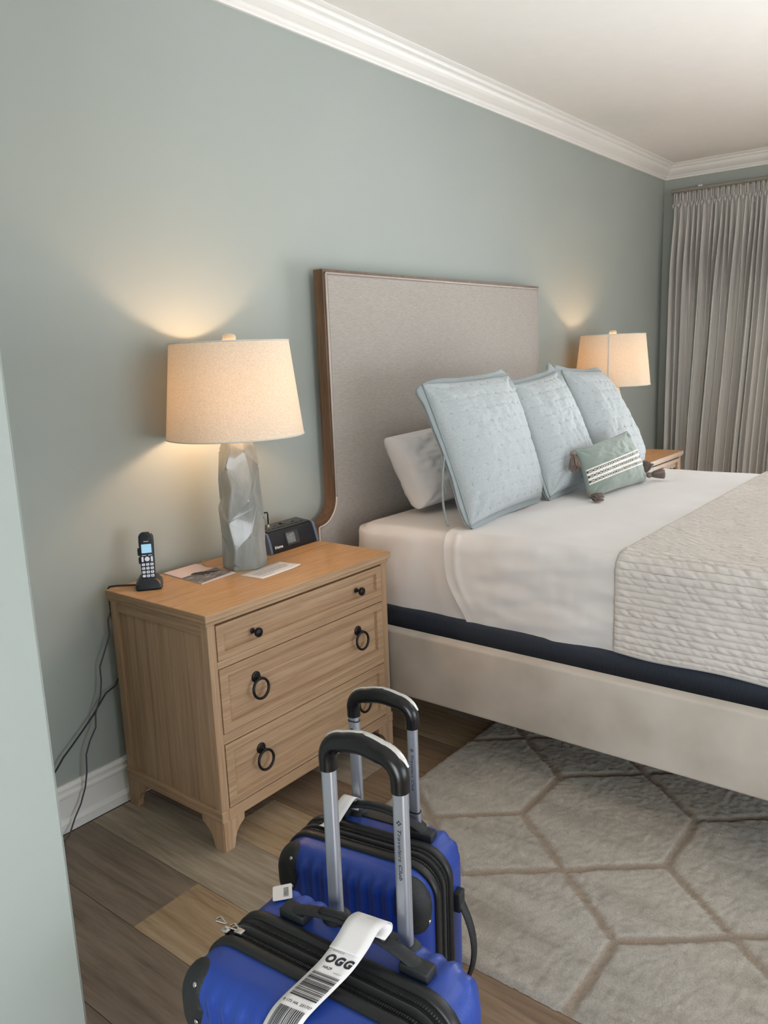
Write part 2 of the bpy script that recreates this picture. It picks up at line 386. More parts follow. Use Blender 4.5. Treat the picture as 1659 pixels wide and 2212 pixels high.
# ------------------------------------------------------------------ nightstands
NW, ND, NH = .857, .497, .78
def nightstand(loc, label):
    t = empty('nightstand', label, 'nightstand', loc, group='matching oak nightstands')
    b = bm_new(); box(b, -.013, NW+.013, -ND-.014, .0, .756, NH-.0006, .0015, 1); tp_ = build('top', b, 'oak_x', t)
    b = bm_new(); box(b, -.0115, NW+.0115, -ND-.0125, -.0015, NH-.002, NH); build('veneer', b, 'oak_top', tp_)
    for xe in (-.0136, NW+.0124):
        b = bm_new(); box(b, xe, xe+.0012, -ND-.013, -.001, .757, NH-.001); build('end_strip', b, 'oak_y', tp_)
        b = bm_new(); xm = xe+(.006 if xe < 0 else -.006); box(b, xm, xm+.0012, -ND-.006, -.001, .743, .755); build('end_strip', b, 'oak_y', tp_)
    b = bm_new(); box(b, -.007, NW+.007, -ND-.007, .0, .742, .756, .003, 2); build('top_moulding', b, 'oak_x', t)
    for sx in (0, NW-.03):
        b = bm_new(); box(b, sx, sx+.03, -ND, -ND+.03, .10, .742, .0015, 1); build('front_post', b, 'oak_z', t)
        b = bm_new(); box(b, sx, sx+.03, -.035, 0, .10, .742, .0015, 1); build('back_post', b, 'oak_z', t)
    for sx, s in ((0, 1), (NW, -1)):
        xo = sx
        b = bm_new(); box(b, sx+s*.008, sx+s*.02, -ND+.03, -.035, .12, .72); build('side_panel', b, 'oak_z', t)
        b = bm_new(); box(b, sx+s*.001, sx+s*.022, -ND+.03, -.035, .706, .742, .001, 1); build('side_rail', b, 'oak_y', t)
        b = bm_new(); box(b, sx-s*.004, sx+s*.024, -ND-.004, 0, .098, .136, .003, 2); build('base_rail', b, 'oak_y', t)
    b = bm_new(); box(b, .03, NW-.03, -.012, 0, .10, .742); build('back_panel', b, 'oak_x', t)
    b = bm_new(); box(b, .024, NW-.024, -ND-.004, -ND+.02, .098, .136, .003, 2); build('front_base_rail', b, 'oak_x', t)
    for z0, z1 in ((.596, .6195), (.3505, .384)):
        b = bm_new(); box(b, .03, NW-.03, -ND+.001, -ND+.03, z0, z1, .001, 1); build('drawer_rail', b, 'oak_x', t)
    b = bm_new(); box(b, .03, NW-.03, -ND+.012, -ND+.03, .735, .742); box(b, .03, NW-.03, -ND+.03, -.02, .136, .14); build('inner_frame', b, 'oak_x', t)['kind'] = 'stuff'
    for di, (z0, z1) in enumerate(((.6215, .7335), (.386, .594), (.139, .3485))):
        xa, xb = .033, NW-.033; fw = .032 if di else .028
        b = bm_new(); yf = -ND-.0005
        # mitred frame: four trapezoid prisms with a bevelled inner lip
        O = [(xa, z0), (xb, z0), (xb, z1), (xa, z1)]; I = [(xa+fw, z0+fw*.85), (xb-fw, z0+fw*.85), (xb-fw, z1-fw*.85), (xa+fw, z1-fw*.85)]
        J = [(a+(.003 if a < NW/2 else -.003), c+(.003 if c < (z0+z1)/2 else -.003)) for a, c in I]
        for q in range(4):
            q2 = (q+1) % 4
            v = [b.verts.new((O[q][0], yf, O[q][1])), b.verts.new((O[q2][0], yf, O[q2][1])), b.verts.new((I[q2][0], yf, I[q2][1])), b.verts.new((I[q][0], yf, I[q][1])),
                 b.verts.new((J[q2][0], yf+.012, J[q2][1])), b.verts.new((J[q][0], yf+.012, J[q][1])), b.verts.new((O[q][0], yf+.02, O[q][1])), b.verts.new((O[q2][0], yf+.02, O[q2][1]))]
            b.faces.new((v[0], v[1], v[2], v[3])); b.faces.new((v[3], v[2], v[4], v[5])); b.faces.new((v[1], v[0], v[6], v[7]))
        bmesh.ops.remove_doubles(b, verts=b.verts, dist=1e-5); fixn(b)
        d = build('drawer', b, 'oak_x', t)
        b = bm_new(); box(b, xa+.01, xb-.01, yf+.0115, yf+.020, z0+.01, z1-.01); build('drawer_panel', b, 'oak_x', d)
        b = bm_new(); box(b, xa+.01, xb-.01, yf+.024, -.04, z0+.004, z1-.012); build('drawer_box', b, 'oak_y', d)
        zc = (z0+z1)/2
        for kx in (.185, .69):
            b = bm_new(); yb = yf+.0115
            if di == 0:
                zk = .672; lathe(b, [(.009, yb), (.009, yb-.003), (.0055, yb-.006), (.0055, yb-.018), (.010, yb-.021), (.0145, yb-.025), (.0155, yb-.029), (.0145, yb-.033), (.011, yb-.0335), (.0105, yb-.0325), (.006, yb-.035), (.001, yb-.036)], kx, zk, 24, axis='y'); fixn(b)
                build('knob', b, 'bronze', d, smooth=True, auto=35)
            else:
                zk = zc+.028
                lathe(b, [(.018, yb), (.018, yb-.003), (.013, yb-.006), (.012, yb-.009), (.007, yb-.010), (.0065, yb-.014), (.003, yb-.016)], kx, zk, 24, axis='y')
                lathe(b, [(.0042, kx-.007), (.0062, kx-.005), (.0062, kx+.005), (.0042, kx+.007)], yb-.018, zk-.002, 12, axis='x'); fixn(b)
                h = build('ring_pull', b, 'bronze', d, smooth=True, auto=35)
                b = bm_new(); RR = .032
                tube(b, [(kx+RR*math.sin(a), yb-.020-.006*(1-math.cos(a))*.5, zk-.003-RR*.98+RR*math.cos(a)) for a in [2*PI*q/36 for q in range(36)]], .0045, 10, closed=True)
                build('ring', b, 'bronze', h, smooth=True)
    # bracket feet
    def foot(fx, fy, sx, sy):
        b = bm_new()
        def half(W):
            p = [(0, 0), (.036, 0), (.040, .012), (.043, .028), (.050, .046), (.062, .062), (.078, .073), (.084, .078), (.085, .0995), (0, .0995)]
            return [(a*W, z) for a, z in p]
        prism(b, half(1), lambda a, z, h: (fx+sx*a, fy+sy*h, z), -.003, .020)
        prism(b, half(1.15), lambda a, z, h: (fx+sx*h, fy+sy*a, z), -.003, .020)
        fixn(b); build('foot', b, 'oak_z', t)
    foot(0, -ND, 1, 1); foot(NW, -ND, -1, 1); foot(0, 0, 1, -1); foot(NW, 0, -1, -1)
    for sx in (0, NW):
        pass
    return t
nightstand((.438, -.045, 0), 'light oak three-drawer nightstand in the foreground, left of the bed, with cordless phone on it')
nightstand((3.675, -.075, 0), 'light oak nightstand on the far side of the bed beside the curtain')

# ------------------------------------------------------------------ bed
BX = 2.467
bed = empty('king_bed', 'king bed frame with tall linen headboard in a wood edge and cream upholstered rails', 'bed', (BX, -1.15, 0))
def head_outline(ins=0, zt=1.858, zb=.2):
    hw = .937-ins; pts = [(hw, zt-ins)]
    # fillet centre
    cx, cz, rr = .937+.098, .912, .098+ins
    zt2 = zt-ins
    for k in range(0, 13):
        a = PI + (PI/2)*k/12
        pts.append((cx+rr*math.cos(a), cz+rr*math.sin(a)))
    pts.append((1.055-ins, pts[-1][1])); pts.append((1.055-ins, zb))
    # resample straight stile so that the list stays short
    right = pts; left = [(-a, z) for a, z in reversed(pts)]
    return right + left
O = head_outline(0); I = head_outline(.011); YF, YB = -.081, -.03
b = bm_new(); n = len(O)
def v(p, y): return b.verts.new((BX+p[0], y, p[1]))
OF = [v(p, YF) for p in O]; OB = [v(p, YB) for p in O]; IF = [v(p, YF) for p in I]; IB = [v(p, YF+.012) for p in I]
for i in range(n-1):
    b.faces.new((OF[i], OF[i+1], OB[i+1], OB[i])); b.faces.new((OF[i], IF[i], IF[i+1], OF[i+1])); b.faces.new((IF[i], IB[i], IB[i+1], IF[i+1]))
i = n-1; b.faces.new((OF[i], OF[0], OB[0], OB[i])); b.faces.new((OF[i], IF[i], IF[0], OF[0])); b.faces.new((IF[i], IB[i], IB[0], IF[0])); b.faces.new(OB); fixn(b)
build('headboard_frame', b, 'walnut', bed, world=True)
P = head_outline(.020); b = bm_new(); A = [v(p, YF+.02) for p in P]; P2 = head_outline(.020); B = [v(p, YF-.001) for p in P2]; P3 = head_outline(.026); Cc = [v(p, YF-.006) for p in P3]
for i in range(n):
    j = (i+1) % n; b.faces.new((A[i], A[j], B[j], B[i])); b.faces.new((B[i], B[j], Cc[j], Cc[i]))
b.faces.new(Cc); fixn(b)
hp = build('headboard_panel', b, 'linen', bed, world=True)
b = bm_new(); P = head_outline(.0155); L = P[:n//2]+P[n//2:]
tube(b, [(BX+p[0], YF-.003, p[1]) for p in P[1:-1]][::1] , .0042, 8); tube(b, [(BX+P[0][0], YF-.003, P[0][1]), (BX+P[-1][0], YF-.003, P[-1][1])], .0042, 8)
tube(b, [(BX+P[0][0], YF-.003, P[0][1]), (BX+P[1][0], YF-.003, P[1][1])], .0042, 8); tube(b, [(BX+P[-1][0], YF-.003, P[-1][1]), (BX+P[-2][0], YF-.003, P[-2][1])], .0042, 8)
build('welt', b, 'welt', bed, world=True, smooth=True)
RX0, RX1, RZ0, RZ1 = 1.317, 1.375, .204, .462
for s in (-1, 1):
    xa, xb = (RX0, RX1) if s < 0 else (2*BX-RX1, 2*BX-RX0)
    b = bm_new(); box(b, xa, xb, -2.34, -.03, RZ0, RZ1, .010, 3); fixn(b); build('side_rail', b, 'rail_fabric', bed, world=True, smooth=True, auto=40)
b = bm_new(); box(b, RX0, 2*BX-RX0, -2.40, -2.34, RZ0, RZ1, .010, 3); build('foot_rail', b, 'rail_fabric', bed, world=True, smooth=True, auto=40)
b = bm_new(); box(b, RX1, 2*BX-RX1, -2.34, -.09, .235, .262); build('slat_deck', b, 'plank_brown', bed, world=True)
for lx, ly in ((1.40, -2.28), (2*BX-1.40, -2.28), (1.42, -.14), (2*BX-1.42, -.14), (BX, -1.2)):
    b = bm_new(); box(b, lx-.03, lx+.03, ly-.03, ly+.03, .0 if ly > -.7 else .016, .235, .004, 1); build('leg', b, 'walnut', bed, world=True)
# foundation
MX0, MX1, MY0, MY1 = 1.50, 3.434, -2.24, -.175
fo = build('box_spring', box(bm_new(), MX0-.012, MX1+.012, MY0, MY1+.03, .262, .489, .018, 3), 'navy', smooth=True, auto=40)
own_origin(fo); tag(fo, 'navy ribbed foundation under the mattress, above the cream rail', 'box spring')

def perim(a, b, Rr, i, nh, nv, m):
    """rounded rectangle, inset i: list of (x, y, nx, ny), counter-clockwise from the lower right corner arc"""
    a, b = a-i, b-i; Rr = max(Rr-i, .0015); out = []
    cs = [(a-Rr, -(b-Rr), -PI/2, nv), (a-Rr, b-Rr, 0, nh), (-(a-Rr), b-Rr, PI/2, nv), (-(a-Rr), -(b-Rr), PI, nh)]
    for q, (cx, cy, a0, nn) in enumerate(cs):
        for k in range(m):
            t = a0+PI/2*k/(m-1); out.append((cx+Rr*math.cos(t), cy+Rr*math.sin(t), math.cos(t), math.sin(t)))
        t = a0+PI/2; nx, ny = math.cos(t), math.sin(t); c2 = cs[(q+1) % 4]
        x0, y0 = cx+Rr*nx, cy+Rr*ny; x1, y1 = c2[0]+Rr*nx, c2[1]+Rr*ny
        for k in range(1, nn): out.append((x0+(x1-x0)*k/nn, y0+(y1-y0)*k/nn, nx, ny))
    return out
def slab(bm, a, b, Rr, z0, z1, er, nh, nv, m, steps_side, step_arc, insets, fn, mask=None, snap=None):
    """open-bottomed rounded slab; fn(x,y,z,n) -> moved point; mask(point)"""
    rows = [(0, z0+(z1-er-z0)*k/steps_side, 0.) for k in range(steps_side)]
    rows += [(er*(1-math.cos(PI/2*k/step_arc)), z1-er+er*math.sin(PI/2*k/step_arc), PI/2*k/step_arc) for k in range(step_arc+1)]
    rows += [(i, z1, PI/2) for i in insets]
    V = []
    for (i, z, t) in rows:
        V.append([bm.verts.new(fn(Vector((x, y, z)), Vector((nx*math.cos(t), ny*math.cos(t), math.sin(t))))) for x, y, nx, ny in perim(a, b, Rr, i, nh, nv, m)])
    n = len(V[0])
    for A, B in zip(V, V[1:]):
        for k in range(n):
            q = (A[k], A[(k+1) % n], B[(k+1) % n], B[k])
            if mask is None or mask(sum((w.co for w in q), Vector())/4):
                try: bm.faces.new(q)
                except ValueError: pass
    if mask is None or mask(sum((w.co for w in V[-1]), Vector())/n): bm.faces.new(V[-1])
    bmesh.ops.delete(bm, geom=[w for w in bm.verts if not w.link_faces], context='VERTS')
    if snap:
        bd = {v_ for e_ in bm.edges if len(e_.link_faces) == 1 for v_ in e_.verts if max(v2.co.z for v2 in e_.verts) > z0+.012}
        for v_ in bd:
            if abs(v_.co.y-snap(v_.co.z)) < .06: v_.co.y = snap(v_.co.z)
ma, mb = (MX1-MX0)/2, (MY1-MY0)/2; mc = Vector(((MX0+MX1)/2, (MY0+MY1)/2, 0))
ins = [.07+.017*k for k in range(0, 53)]
# fitted sheet
def f_fit(p, n):
    w = 0
    if n.z < .9:
        y = p.y; w += .010*nz(y*9, p.z*2.5, 1.3)*(1 if n.z < .5 else .4) + .0035*nz(y*22+p.z*12, p.z*9, 4)
        w -= .012*sm(.60, .49, p.z) + .022*sm(-.80, -.90, p.y+mc.y)
        w += .006*math.exp(-((p.x-ma*math.copysign(1, p.x))**2)/.02)*math.sin(p.z*30)*.3
    else: w = .003*nz(p.x*4, p.y*4, 2)-.005*(p.y+mc.y < -.85)
    w -= .022*(p.y/mb)**8*(n.z > .5)
    return p+n*w+mc
b = bm_new(); slab(b, ma, mb, .13, .478, .822, .055, 60, 70, 12, 14, 8, ins, f_fit)
o = build('fitted_sheet', b, 'sheet', smooth=True); own_origin(o); tag(o, 'white fitted sheet pulled over the mattress at the head end', 'sheet')
# the mattress itself, inside the sheets
b = bm_new(); box(b, MX0+.025, MX1-.025, MY0+.025, MY1-.03, .490, .790, .05, 3); o = build('mattress', b, 'linen', smooth=True, auto=50); own_origin(o); tag(o, 'thick king mattress wrapped in the white sheets', 'mattress')
# flat sheet, its turned edge runs over the side near the first sham
def edge_y(z): return -.655-.10*sm(.78, .50, z) - .02*math.sin(z*18)
def f_top(p, n):
    q = p+mc; w = .0075; d = q.y-edge_y(p.z)
    if n.z < .9:
        y = q.y; fade = sm(0, .15, -d)
        w += fade*(.012*nz(y*3.2+2, p.z*13+y*3, 9) + .006*nz(y*8, p.z*28, 5)) + .002*nz(y*25, p.z*10)
        w += .004*math.exp(-(d/.016)**2) + .0065*math.exp(-((d+.05+.25*(.8-p.z)*0)/.012)**2)*sm(.45, .7, p.z)
        w -= .010*sm(.56, .47, p.z+.02*nz(y*4, 1, 1))
    else:
        w += .005*nz(p.x*2.2+p.y*2, p.y*6, 7)+.0022*nz(p.x*7, p.y*9, 3)  + .003*math.exp(-(d/.02)**2)
    r_ = p+n*w+mc
    if n.z < .1: r_.z += (.012*nz(q.y*5, 3, 3)-.006)*sm(.56, .47, p.z) - .035*sm(-1.5, -1.85, q.y)*sm(.56, .47, p.z)
    return r_
b = bm_new(); slab(b, ma, mb, .13, .480, .822, .055, 110, 190, 12, 24, 8, ins, f_top, lambda c: c.y < edge_y(c.z), edge_y)
o = build('flat_sheet', b, 'sheet', smooth=True); own_origin(o); tag(o, 'white flat sheet covering the bed below the shams, hanging over the side', 'sheet')
# turned-back sheet folds near the head: two soft pleats over the edge
# coverlet
CY0, CY1 = -1.365, -2.36
PER = .0222
def cov(a, bb, off=.0):
    """a: arc across the bed from its middle, bb: metres from the head edge of the cover"""
    hw = ma+.012+off; er = .06; top = .822+.010+off; s = abs(a); sg = 1 if a >= 0 else -1
    flat = hw-er; arc = er*PI/2
    if s < flat: x, z, n = s, top, (0, 1)
    elif s < flat+arc: t = (s-flat)/er; x, z, n = flat+er*math.sin(t), top-er+er*math.cos(t), (math.sin(t), math.cos(t))
    else: x, z, n = hw, top-er-(s-flat-arc), (1, 0)
    y = CY0-bb; fl2 = (MY0-.012)
    yy, dz = y, 0
    if y < fl2+er:
        e = (fl2+er)-y
        if e < arc: t = e/er; yy = fl2+er-er*math.sin(t); dz = er*(1-math.cos(t))
        else: yy = fl2; dz = er+(e-arc)
    return x*sg, yy, z-dz, n, sg
SL = ma+.012-.06+.06*PI/2+.272
def f_cov(s, t):
    a = -SL+2*SL*s; bb = t*1.05
    x, y, z, n, sg = cov(a, bb)
    ph = (a/PER) % 1.0
    w = .0088*abs(math.sin(PI*ph))**.6
    row = math.floor(a/PER)
    w *= .82+.55*nz(bb*58+2.6*ph, row*7.3, 3)+.45*nz(bb*105+3*ph, row*4.1, 9)
    e = min(bb/.012, 1); w *= e
    if s < .004 or s > .996: w = .003
    if n[0] > .5: w += .006*nz(bb*3, a*2, 8)+.004
    zz = z + n[1]*w
    hang = sm(.60, .47, z) if n[0] > .9 else 0
    return (mc.x+x+sg*n[0]*w+sg*hang*(.006*math.sin(bb*9)), y, zz - hang*(.012*sm(0, .5, bb)+.006*math.sin(bb*14)))
b = bm_new(); grid(b, f_cov, 950, 180)
o = build('coverlet', b, 'coverlet', smooth=True)
md = o.modifiers.new('thickness', 'SOLIDIFY'); md.thickness = .006; md.offset = -1
own_origin(o); tag(o, 'cream channel-quilted coverlet folded across the foot of the bed', 'bedspread')
# binding of the coverlet's head edge
b = bm_new(); pts = []
for k in range(161):
    a = -SL+2*SL*k/160; x, y, z, n, sg = cov(a, 0); pts.append((mc.x+x+sg*n[0]*.002, y, z+n[1]*.002))
tube(b, pts, .0045, 8); o2 = build('binding', b, 'coverlet', smooth=True)
o2.data.transform(Matrix.Translation(-o.location)); o2.parent = o
b = bm_new(); pts = []
for k in range(80):
    x, y, z, n, sg = cov(-SL, 1.0*k/79); q = f_cov(0, k/79*1.0/1.05); pts.append(q)
tube(b, pts, .005, 8); o2 = build('binding', b, 'coverlet', smooth=True); o2.data.transform(Matrix.Translation(-o.location)); o2.parent = o

# ------------------------------------------------------------------ pillows
def pillow_fn(c, T, pinch=.05, pw=.5, ww=.0, seed=0, back=1):
    """c: BL, BR, TR, TL corners; returns fn(s, t, side, extra) with s,t in [-1,1]"""
    BL, BR, TR, TL = [Vector(q) for q in c]
    N = (BR-BL).cross(TL-BL).normalized()
    def base(s, t):
        # edges pulled inwards between the corners
        s2 = s*(1-pinch*(1-t*t)) if abs(s) > 0 else s; t2 = t*(1-pinch*(1-s*s))
        a, bq = (s2+1)/2, (t2+1)/2
        return BL*(1-a)*(1-bq)+BR*a*(1-bq)+TR*a*bq+TL*(1-a)*bq
    def fn(s, t, side, extra=0):
        h = T/2*(max(0, 1-abs(s)**2.6))**pw*(max(0, 1-abs(t)**2.6))**pw
        h *= (1-.16*t)*(1 if side > 0 else back)
        wr = ww*(nz(s*3+seed, t*3, seed)+.5*nz(s*8, t*8+seed, seed))*(1-abs(s)**4)*(1-abs(t)**4)
        cr = 0
        for (cs, ct) in ((-1, -1), (1, -1), (1, 1), (-1, 1)):
            dx, dy = s-cs, t-ct; d = math.hypot(dx, dy)
            if d < .7: cr += .006*math.sin(math.atan2(dy*cs*ct, dx)*9+seed)*math.exp(-((d-.25)/.16)**2)*(ww > 0)
        return base(s, t)+N*side*(h+wr+cr+extra), N
    return fn, base, N
def warp(q): return math.copysign(1-(1-abs(q))**1.35, q)
def pillow_mesh(bm, fn, nu, nv, dimple=None):
    """closed pillow, front and back share the seam"""
    F = {}; ss = [warp(-1+2*i/(nu-1)) for i in range(nu)]; tt = [warp(-1+2*j/(nv-1)) for j in range(nv)]
    for side in (1, -1):
        for i, s in enumerate(ss):
            for j, t in enumerate(tt):
                e = i in (0, nu-1) or j in (0, nv-1)
                if e and side == -1: F[(side, i, j)] = F[(1, i, j)]; continue
                p, _ = fn(s, t, side, 0 if (e or not dimple) else dimple(s, t, side)); F[(side, i, j)] = bm.verts.new(p)
        for i in range(nu-1):
            for j in range(nv-1):
                q = [F[(side, i, j)], F[(side, i+1, j)], F[(side, i+1, j+1)], F[(side, i, j+1)]]
                if side < 0: q.reverse()
                try: bm.faces.new(q)
                except ValueError: pass
def sham(label, c, T, seed, tie=False, flaps=()):
    BLv = Vector(c[0]); root = empty('euro_sham', label, 'pillow', (BLv.x+.33, BLv.y, .826), group='quilted pale blue-grey euro shams')
    fn, base, N = pillow_fn(c, T, .035, .46, .008, seed, .85)
    rowsn, coln = 10, 9
    st = []
    for rr in range(rowsn):
        for cc in range(coln):
            st.append((-1+(cc+.5+.25*(rr % 2)-.1)*2/coln+.03*nz(rr*3.1, cc*2.7, seed), -1+(rr+.5)*2/rowsn+.03*nz(cc*3.3, rr, seed+4)))
    grd = {}
    for (a, bq) in st: grd.setdefault((int((a+1)*5), int((bq+1)*5)), []).append((a, bq))
    def dim(s, t, side):
        d = 0; gi, gj = int((s+1)*5), int((t+1)*5)
        for i in (gi-1, gi, gi+1):
            for j in (gj-1, gj, gj+1):
                for (a, bq) in grd.get((i, j), ()):
                    dx, dy = (s-a)*.33, (t-bq)*.33
                    d -= .0030*math.exp(-(dx/.0045)**2-(dy/.010)**2) + .0022*math.exp(-(dx/.030)**2-(dy/.0055)**2)
        for rr in range(rowsn):
            q = -1+(rr+.5)*2/rowsn+.02*math.sin(s*5+rr); d -= .0010*math.exp(-((t-q)*.33/.007)**2)
        fade = min(1, (1-abs(s))*7)*min(1, (1-abs(t))*7); return d*fade + .0016*nz(s*7, t*22, seed)*fade
    b = bm_new(); pillow_mesh(b, fn, 190, 190, dim); fixn(b); pb = build('pillow_body', b, 'sham', root, world=True, smooth=True)
    b = bm_new()
    for (a, bq) in st:
        if abs(a) > .93 or abs(bq) > .93: continue
        pts = [fn(a+.003*q, bq+.026*q, 1, dim(a, bq, 1)+.0012)[0] for q in (-1, 0, 1)]; tube(b, pts, .0011, 4)
    o = build('stitches', b, 'sham_edge', pb, world=True); o['kind'] = 'stuff'  # stitch ticks darker than the cover, the thread's shade put into the colour
    # welt cord around the seam, stitch ticks, flange
    def edge(k, out=0, wob=0):
        k = k % 4; i = int(k); q = (k-i)*2-1
        s, t = [(q, -1), (1, q), (-q, 1), (-1, -q)][i]
        p = base(s, t); cc = base(0, 0); d = [base(0, -1)-cc, base(1, 0)-cc, base(0, 1)-cc, base(-1, 0)-cc][i].normalized()
        return p+d*out+N*wob, d
    b = bm_new(); tube(b, [edge(k/40, .002)[0]+N*.004 for k in range(160)], .0035, 7, closed=True); build('welt', b, 'sham_edge', root, world=True, smooth=True)
    b = bm_new(); FW = .024
    def ffl(uu, vv):
        k = uu*4; q = (k % 1)*2-1; corner = abs(q)**14
        wob = (.006*nz(k*5, seed, 1)+.004*math.sin(k*9+seed))*vv - .004*vv
        p, d = edge(k, FW*vv*(1-.3*corner), wob)
        i = int(k % 4)
        for (fk, amt) in flaps:
            dd = min(abs(k-fk), 4-abs(k-fk)); g = math.exp(-(dd/.10)**2)*vv
            p = p+d*0+Vector(amt)*g
        return p
    grid(b, ffl, 200, 4, closed_u=True); fixn(b)
    o = build('flange', b, 'sham_edge', root, world=True, smooth=True); mdf = o.modifiers.new('thickness', 'SOLIDIFY'); mdf.thickness = .004; mdf.offset = 0
    # second layer of the flange, just behind
    b = bm_new(); grid(b, lambda uu, vv: ffl(uu, vv*.85)-N*(.011+.006*nz(uu*20, seed, 6)*vv), 200, 4, closed_u=True); fixn(b)
    o = build('flange', b, 'sham_edge', root, world=True, smooth=True); mdf = o.modifiers.new('thickness', 'SOLIDIFY'); mdf.thickness = .004; mdf.offset = 0
    if tie:
        for (k0, dx) in ((3.50, 0), (3.42, .02)):
            p0 = edge(k0, .012)[0]; b = bm_new(); pts = []
            for q in range(16):
                a = q/15; pts.append(p0+Vector((-.010-.03*math.sin(a*3)*(1-dx*20*.4)+dx, -.012*a+.05*dx, -.29*a if not dx else -.20*a)))
            pts = [Vector((p.x, p.y, max(p.z, .834))) for p in pts]
            tube(b, pts, .006, 6, flat=(.22, 1)); build('tie_ribbon', b, 'sham_edge', root, world=True, smooth=True)
    return root
sham('nearest pale blue-grey quilted euro sham, ties hanging from its left side', [(1.575, -.742, .848), (2.235, -.700, .848), (2.215, -.545, 1.395), (1.60, -.515, 1.385)], .21, 1.0, True,
     flaps=((3.0, (-.02, .0, -.02)), (2.0, (-.01, .02, .012)), (0, (.01, 0, 0))))
sham('middle pale blue-grey quilted euro sham standing behind the small sage cushion', [(2.255, -.735, .848), (2.79, -.715, .848), (2.80, -.50, 1.385), (2.27, -.515, 1.345)], .21, 5.0, flaps=((2.0, (-.03, .02, .035)),))
sham('farthest pale blue-grey quilted euro sham in front of the second lamp', [(2.86, -.735, .848), (3.50, -.700, .848), (3.33, -.50, 1.365), (2.88, -.485, 1.385)], .21, 9.0, flaps=((3.0, (-.03, .02, .02)),))
# white sleeping pillow
c = [(1.765, -.37, .846), (2.62, -.37, .846), (2.62, -.22, 1.175), (1.695, -.245, 1.155)]
fn, base_, N_ = pillow_fn(c, .21, .02, .30, .030, 3)
b = bm_new(); pillow_mesh(b, fn, 90, 60); fixn(b)
o = build('bed_pillow', b, 'sheet', smooth=True); own_origin(o); tag(o, 'white sleeping pillow leaning on the headboard behind the nearest sham', 'pillow')
b = bm_new()
def cuff(uu, vv):
    t = -1+2*uu; p, n = fn(-.90-.12*vv, t*.97, 1, .004); return p+Vector((-.02*vv, -.004, .004))
# cushion
cc = [(2.345, -.880, .835), (2.905, -.933, .835), (2.900, -.833, 1.085), (2.395, -.790, 1.045)]
root = empty('lumbar_cushion', 'small sage green cushion with white braided bands and taupe tassels', 'cushion', (2.62, -.88, .828))
fn, base, N = pillow_fn(cc, .145, .05, .5, .010, 2, .35)
b = bm_new(); pillow_mesh(b, fn, 70, 50); fixn(b); build('cushion_body', b, 'cushion', root, world=True, smooth=True)
def band(b, t0, t1, off, s0=-.985, s1=.985, nn=60):
    def g(uu, vv):
        s = s0+(s1-s0)*uu; p, _ = fn(s, t0+(t1-t0)*vv, 1, off); return p
    grid(b, g, nn, 4)
def band_t(t, s): return t + .07*s
b = bm_new(); grid(b, lambda uu, vv: fn(-.985+1.97*uu, band_t(-.44+.60*vv, -.985+1.97*uu), 1, .0016)[0], 60, 10); build('braid_band', b, 'lace', root, world=True, smooth=True)
for t0 in (-.335, -.14, .055):
    b = bm_new(); grid(b, lambda uu, vv: fn(-.985+1.97*uu, band_t(t0-.052+.104*vv, -.985+1.97*uu), 1, .0024)[0], 60, 4); st = build('open_work_band', b, 'charcoal', root, world=True, smooth=True)
    b = bm_new(); K = 26
    for k in range(K):
        s0 = -.97+1.94*k/K; s1_ = -.97+1.94*(k+1)/K
        for (ta, tb) in ((-.05, .05), (.05, -.05)):
            tube(b, [fn(s0+(s1_-s0)*q/2, band_t(t0+ta+(tb-ta)*q/2, s0), 1, .0034)[0] for q in range(3)], .0012, 4)
    o = build('cross_stitch', b, 'lace', st, world=True); o['kind'] = 'stuff'
def tassel(p, d, L=.075, seed=0, droop=0):
    p = Vector(p); d = Vector(d).normalized(); tr = Matrix.Translation(p) @ d.to_track_quat('Z', 'Y').to_matrix().to_4x4()
    b = bm_new(); bmesh.ops.create_uvsphere(b, u_segments=14, v_segments=10, radius=.0145, matrix=tr@Matrix.Translation((0, 0, .012)))
    h = build('tassel', b, 'yarn', root, world=False, smooth=True); h.data.transform(Matrix.Translation(-root.location))
    b = bm_new(); rg = random.Random(seed)
    for k in range(120):
        a = rg.uniform(0, 2*PI); rr = math.sqrt(rg.uniform(0, 1)); pts = []
        for q in range(5):
            z = .020+(L-.02)*q/4*rg.uniform(.96, 1.02); w = (.008+.021*(q/4)**.7)*rr
            v3 = tr @ Vector((w*math.cos(a), w*math.sin(a), z)); v3.z = max(v3.z-droop*(q/4)**2, .8345); pts.append(v3)
        tube(b, pts, .0017, 4)
    s = build('yarn_skirt', b, 'yarn', h, smooth=True); s.data.transform(Matrix.Translation(-root.location)); s['kind'] = 'stuff'
tassel((2.385, -.785, 1.040), (-.55, -.4, -.72), .085, 1, .01)
tassel((2.34, -.885, .855), (-.35, -.80, -.1), .07, 2)
tassel((2.925, -.93, .862), (.55, -.75, .1), .085, 3)
tassel((2.915, -.915, .858), (.45, -.2, .95), .075, 4)

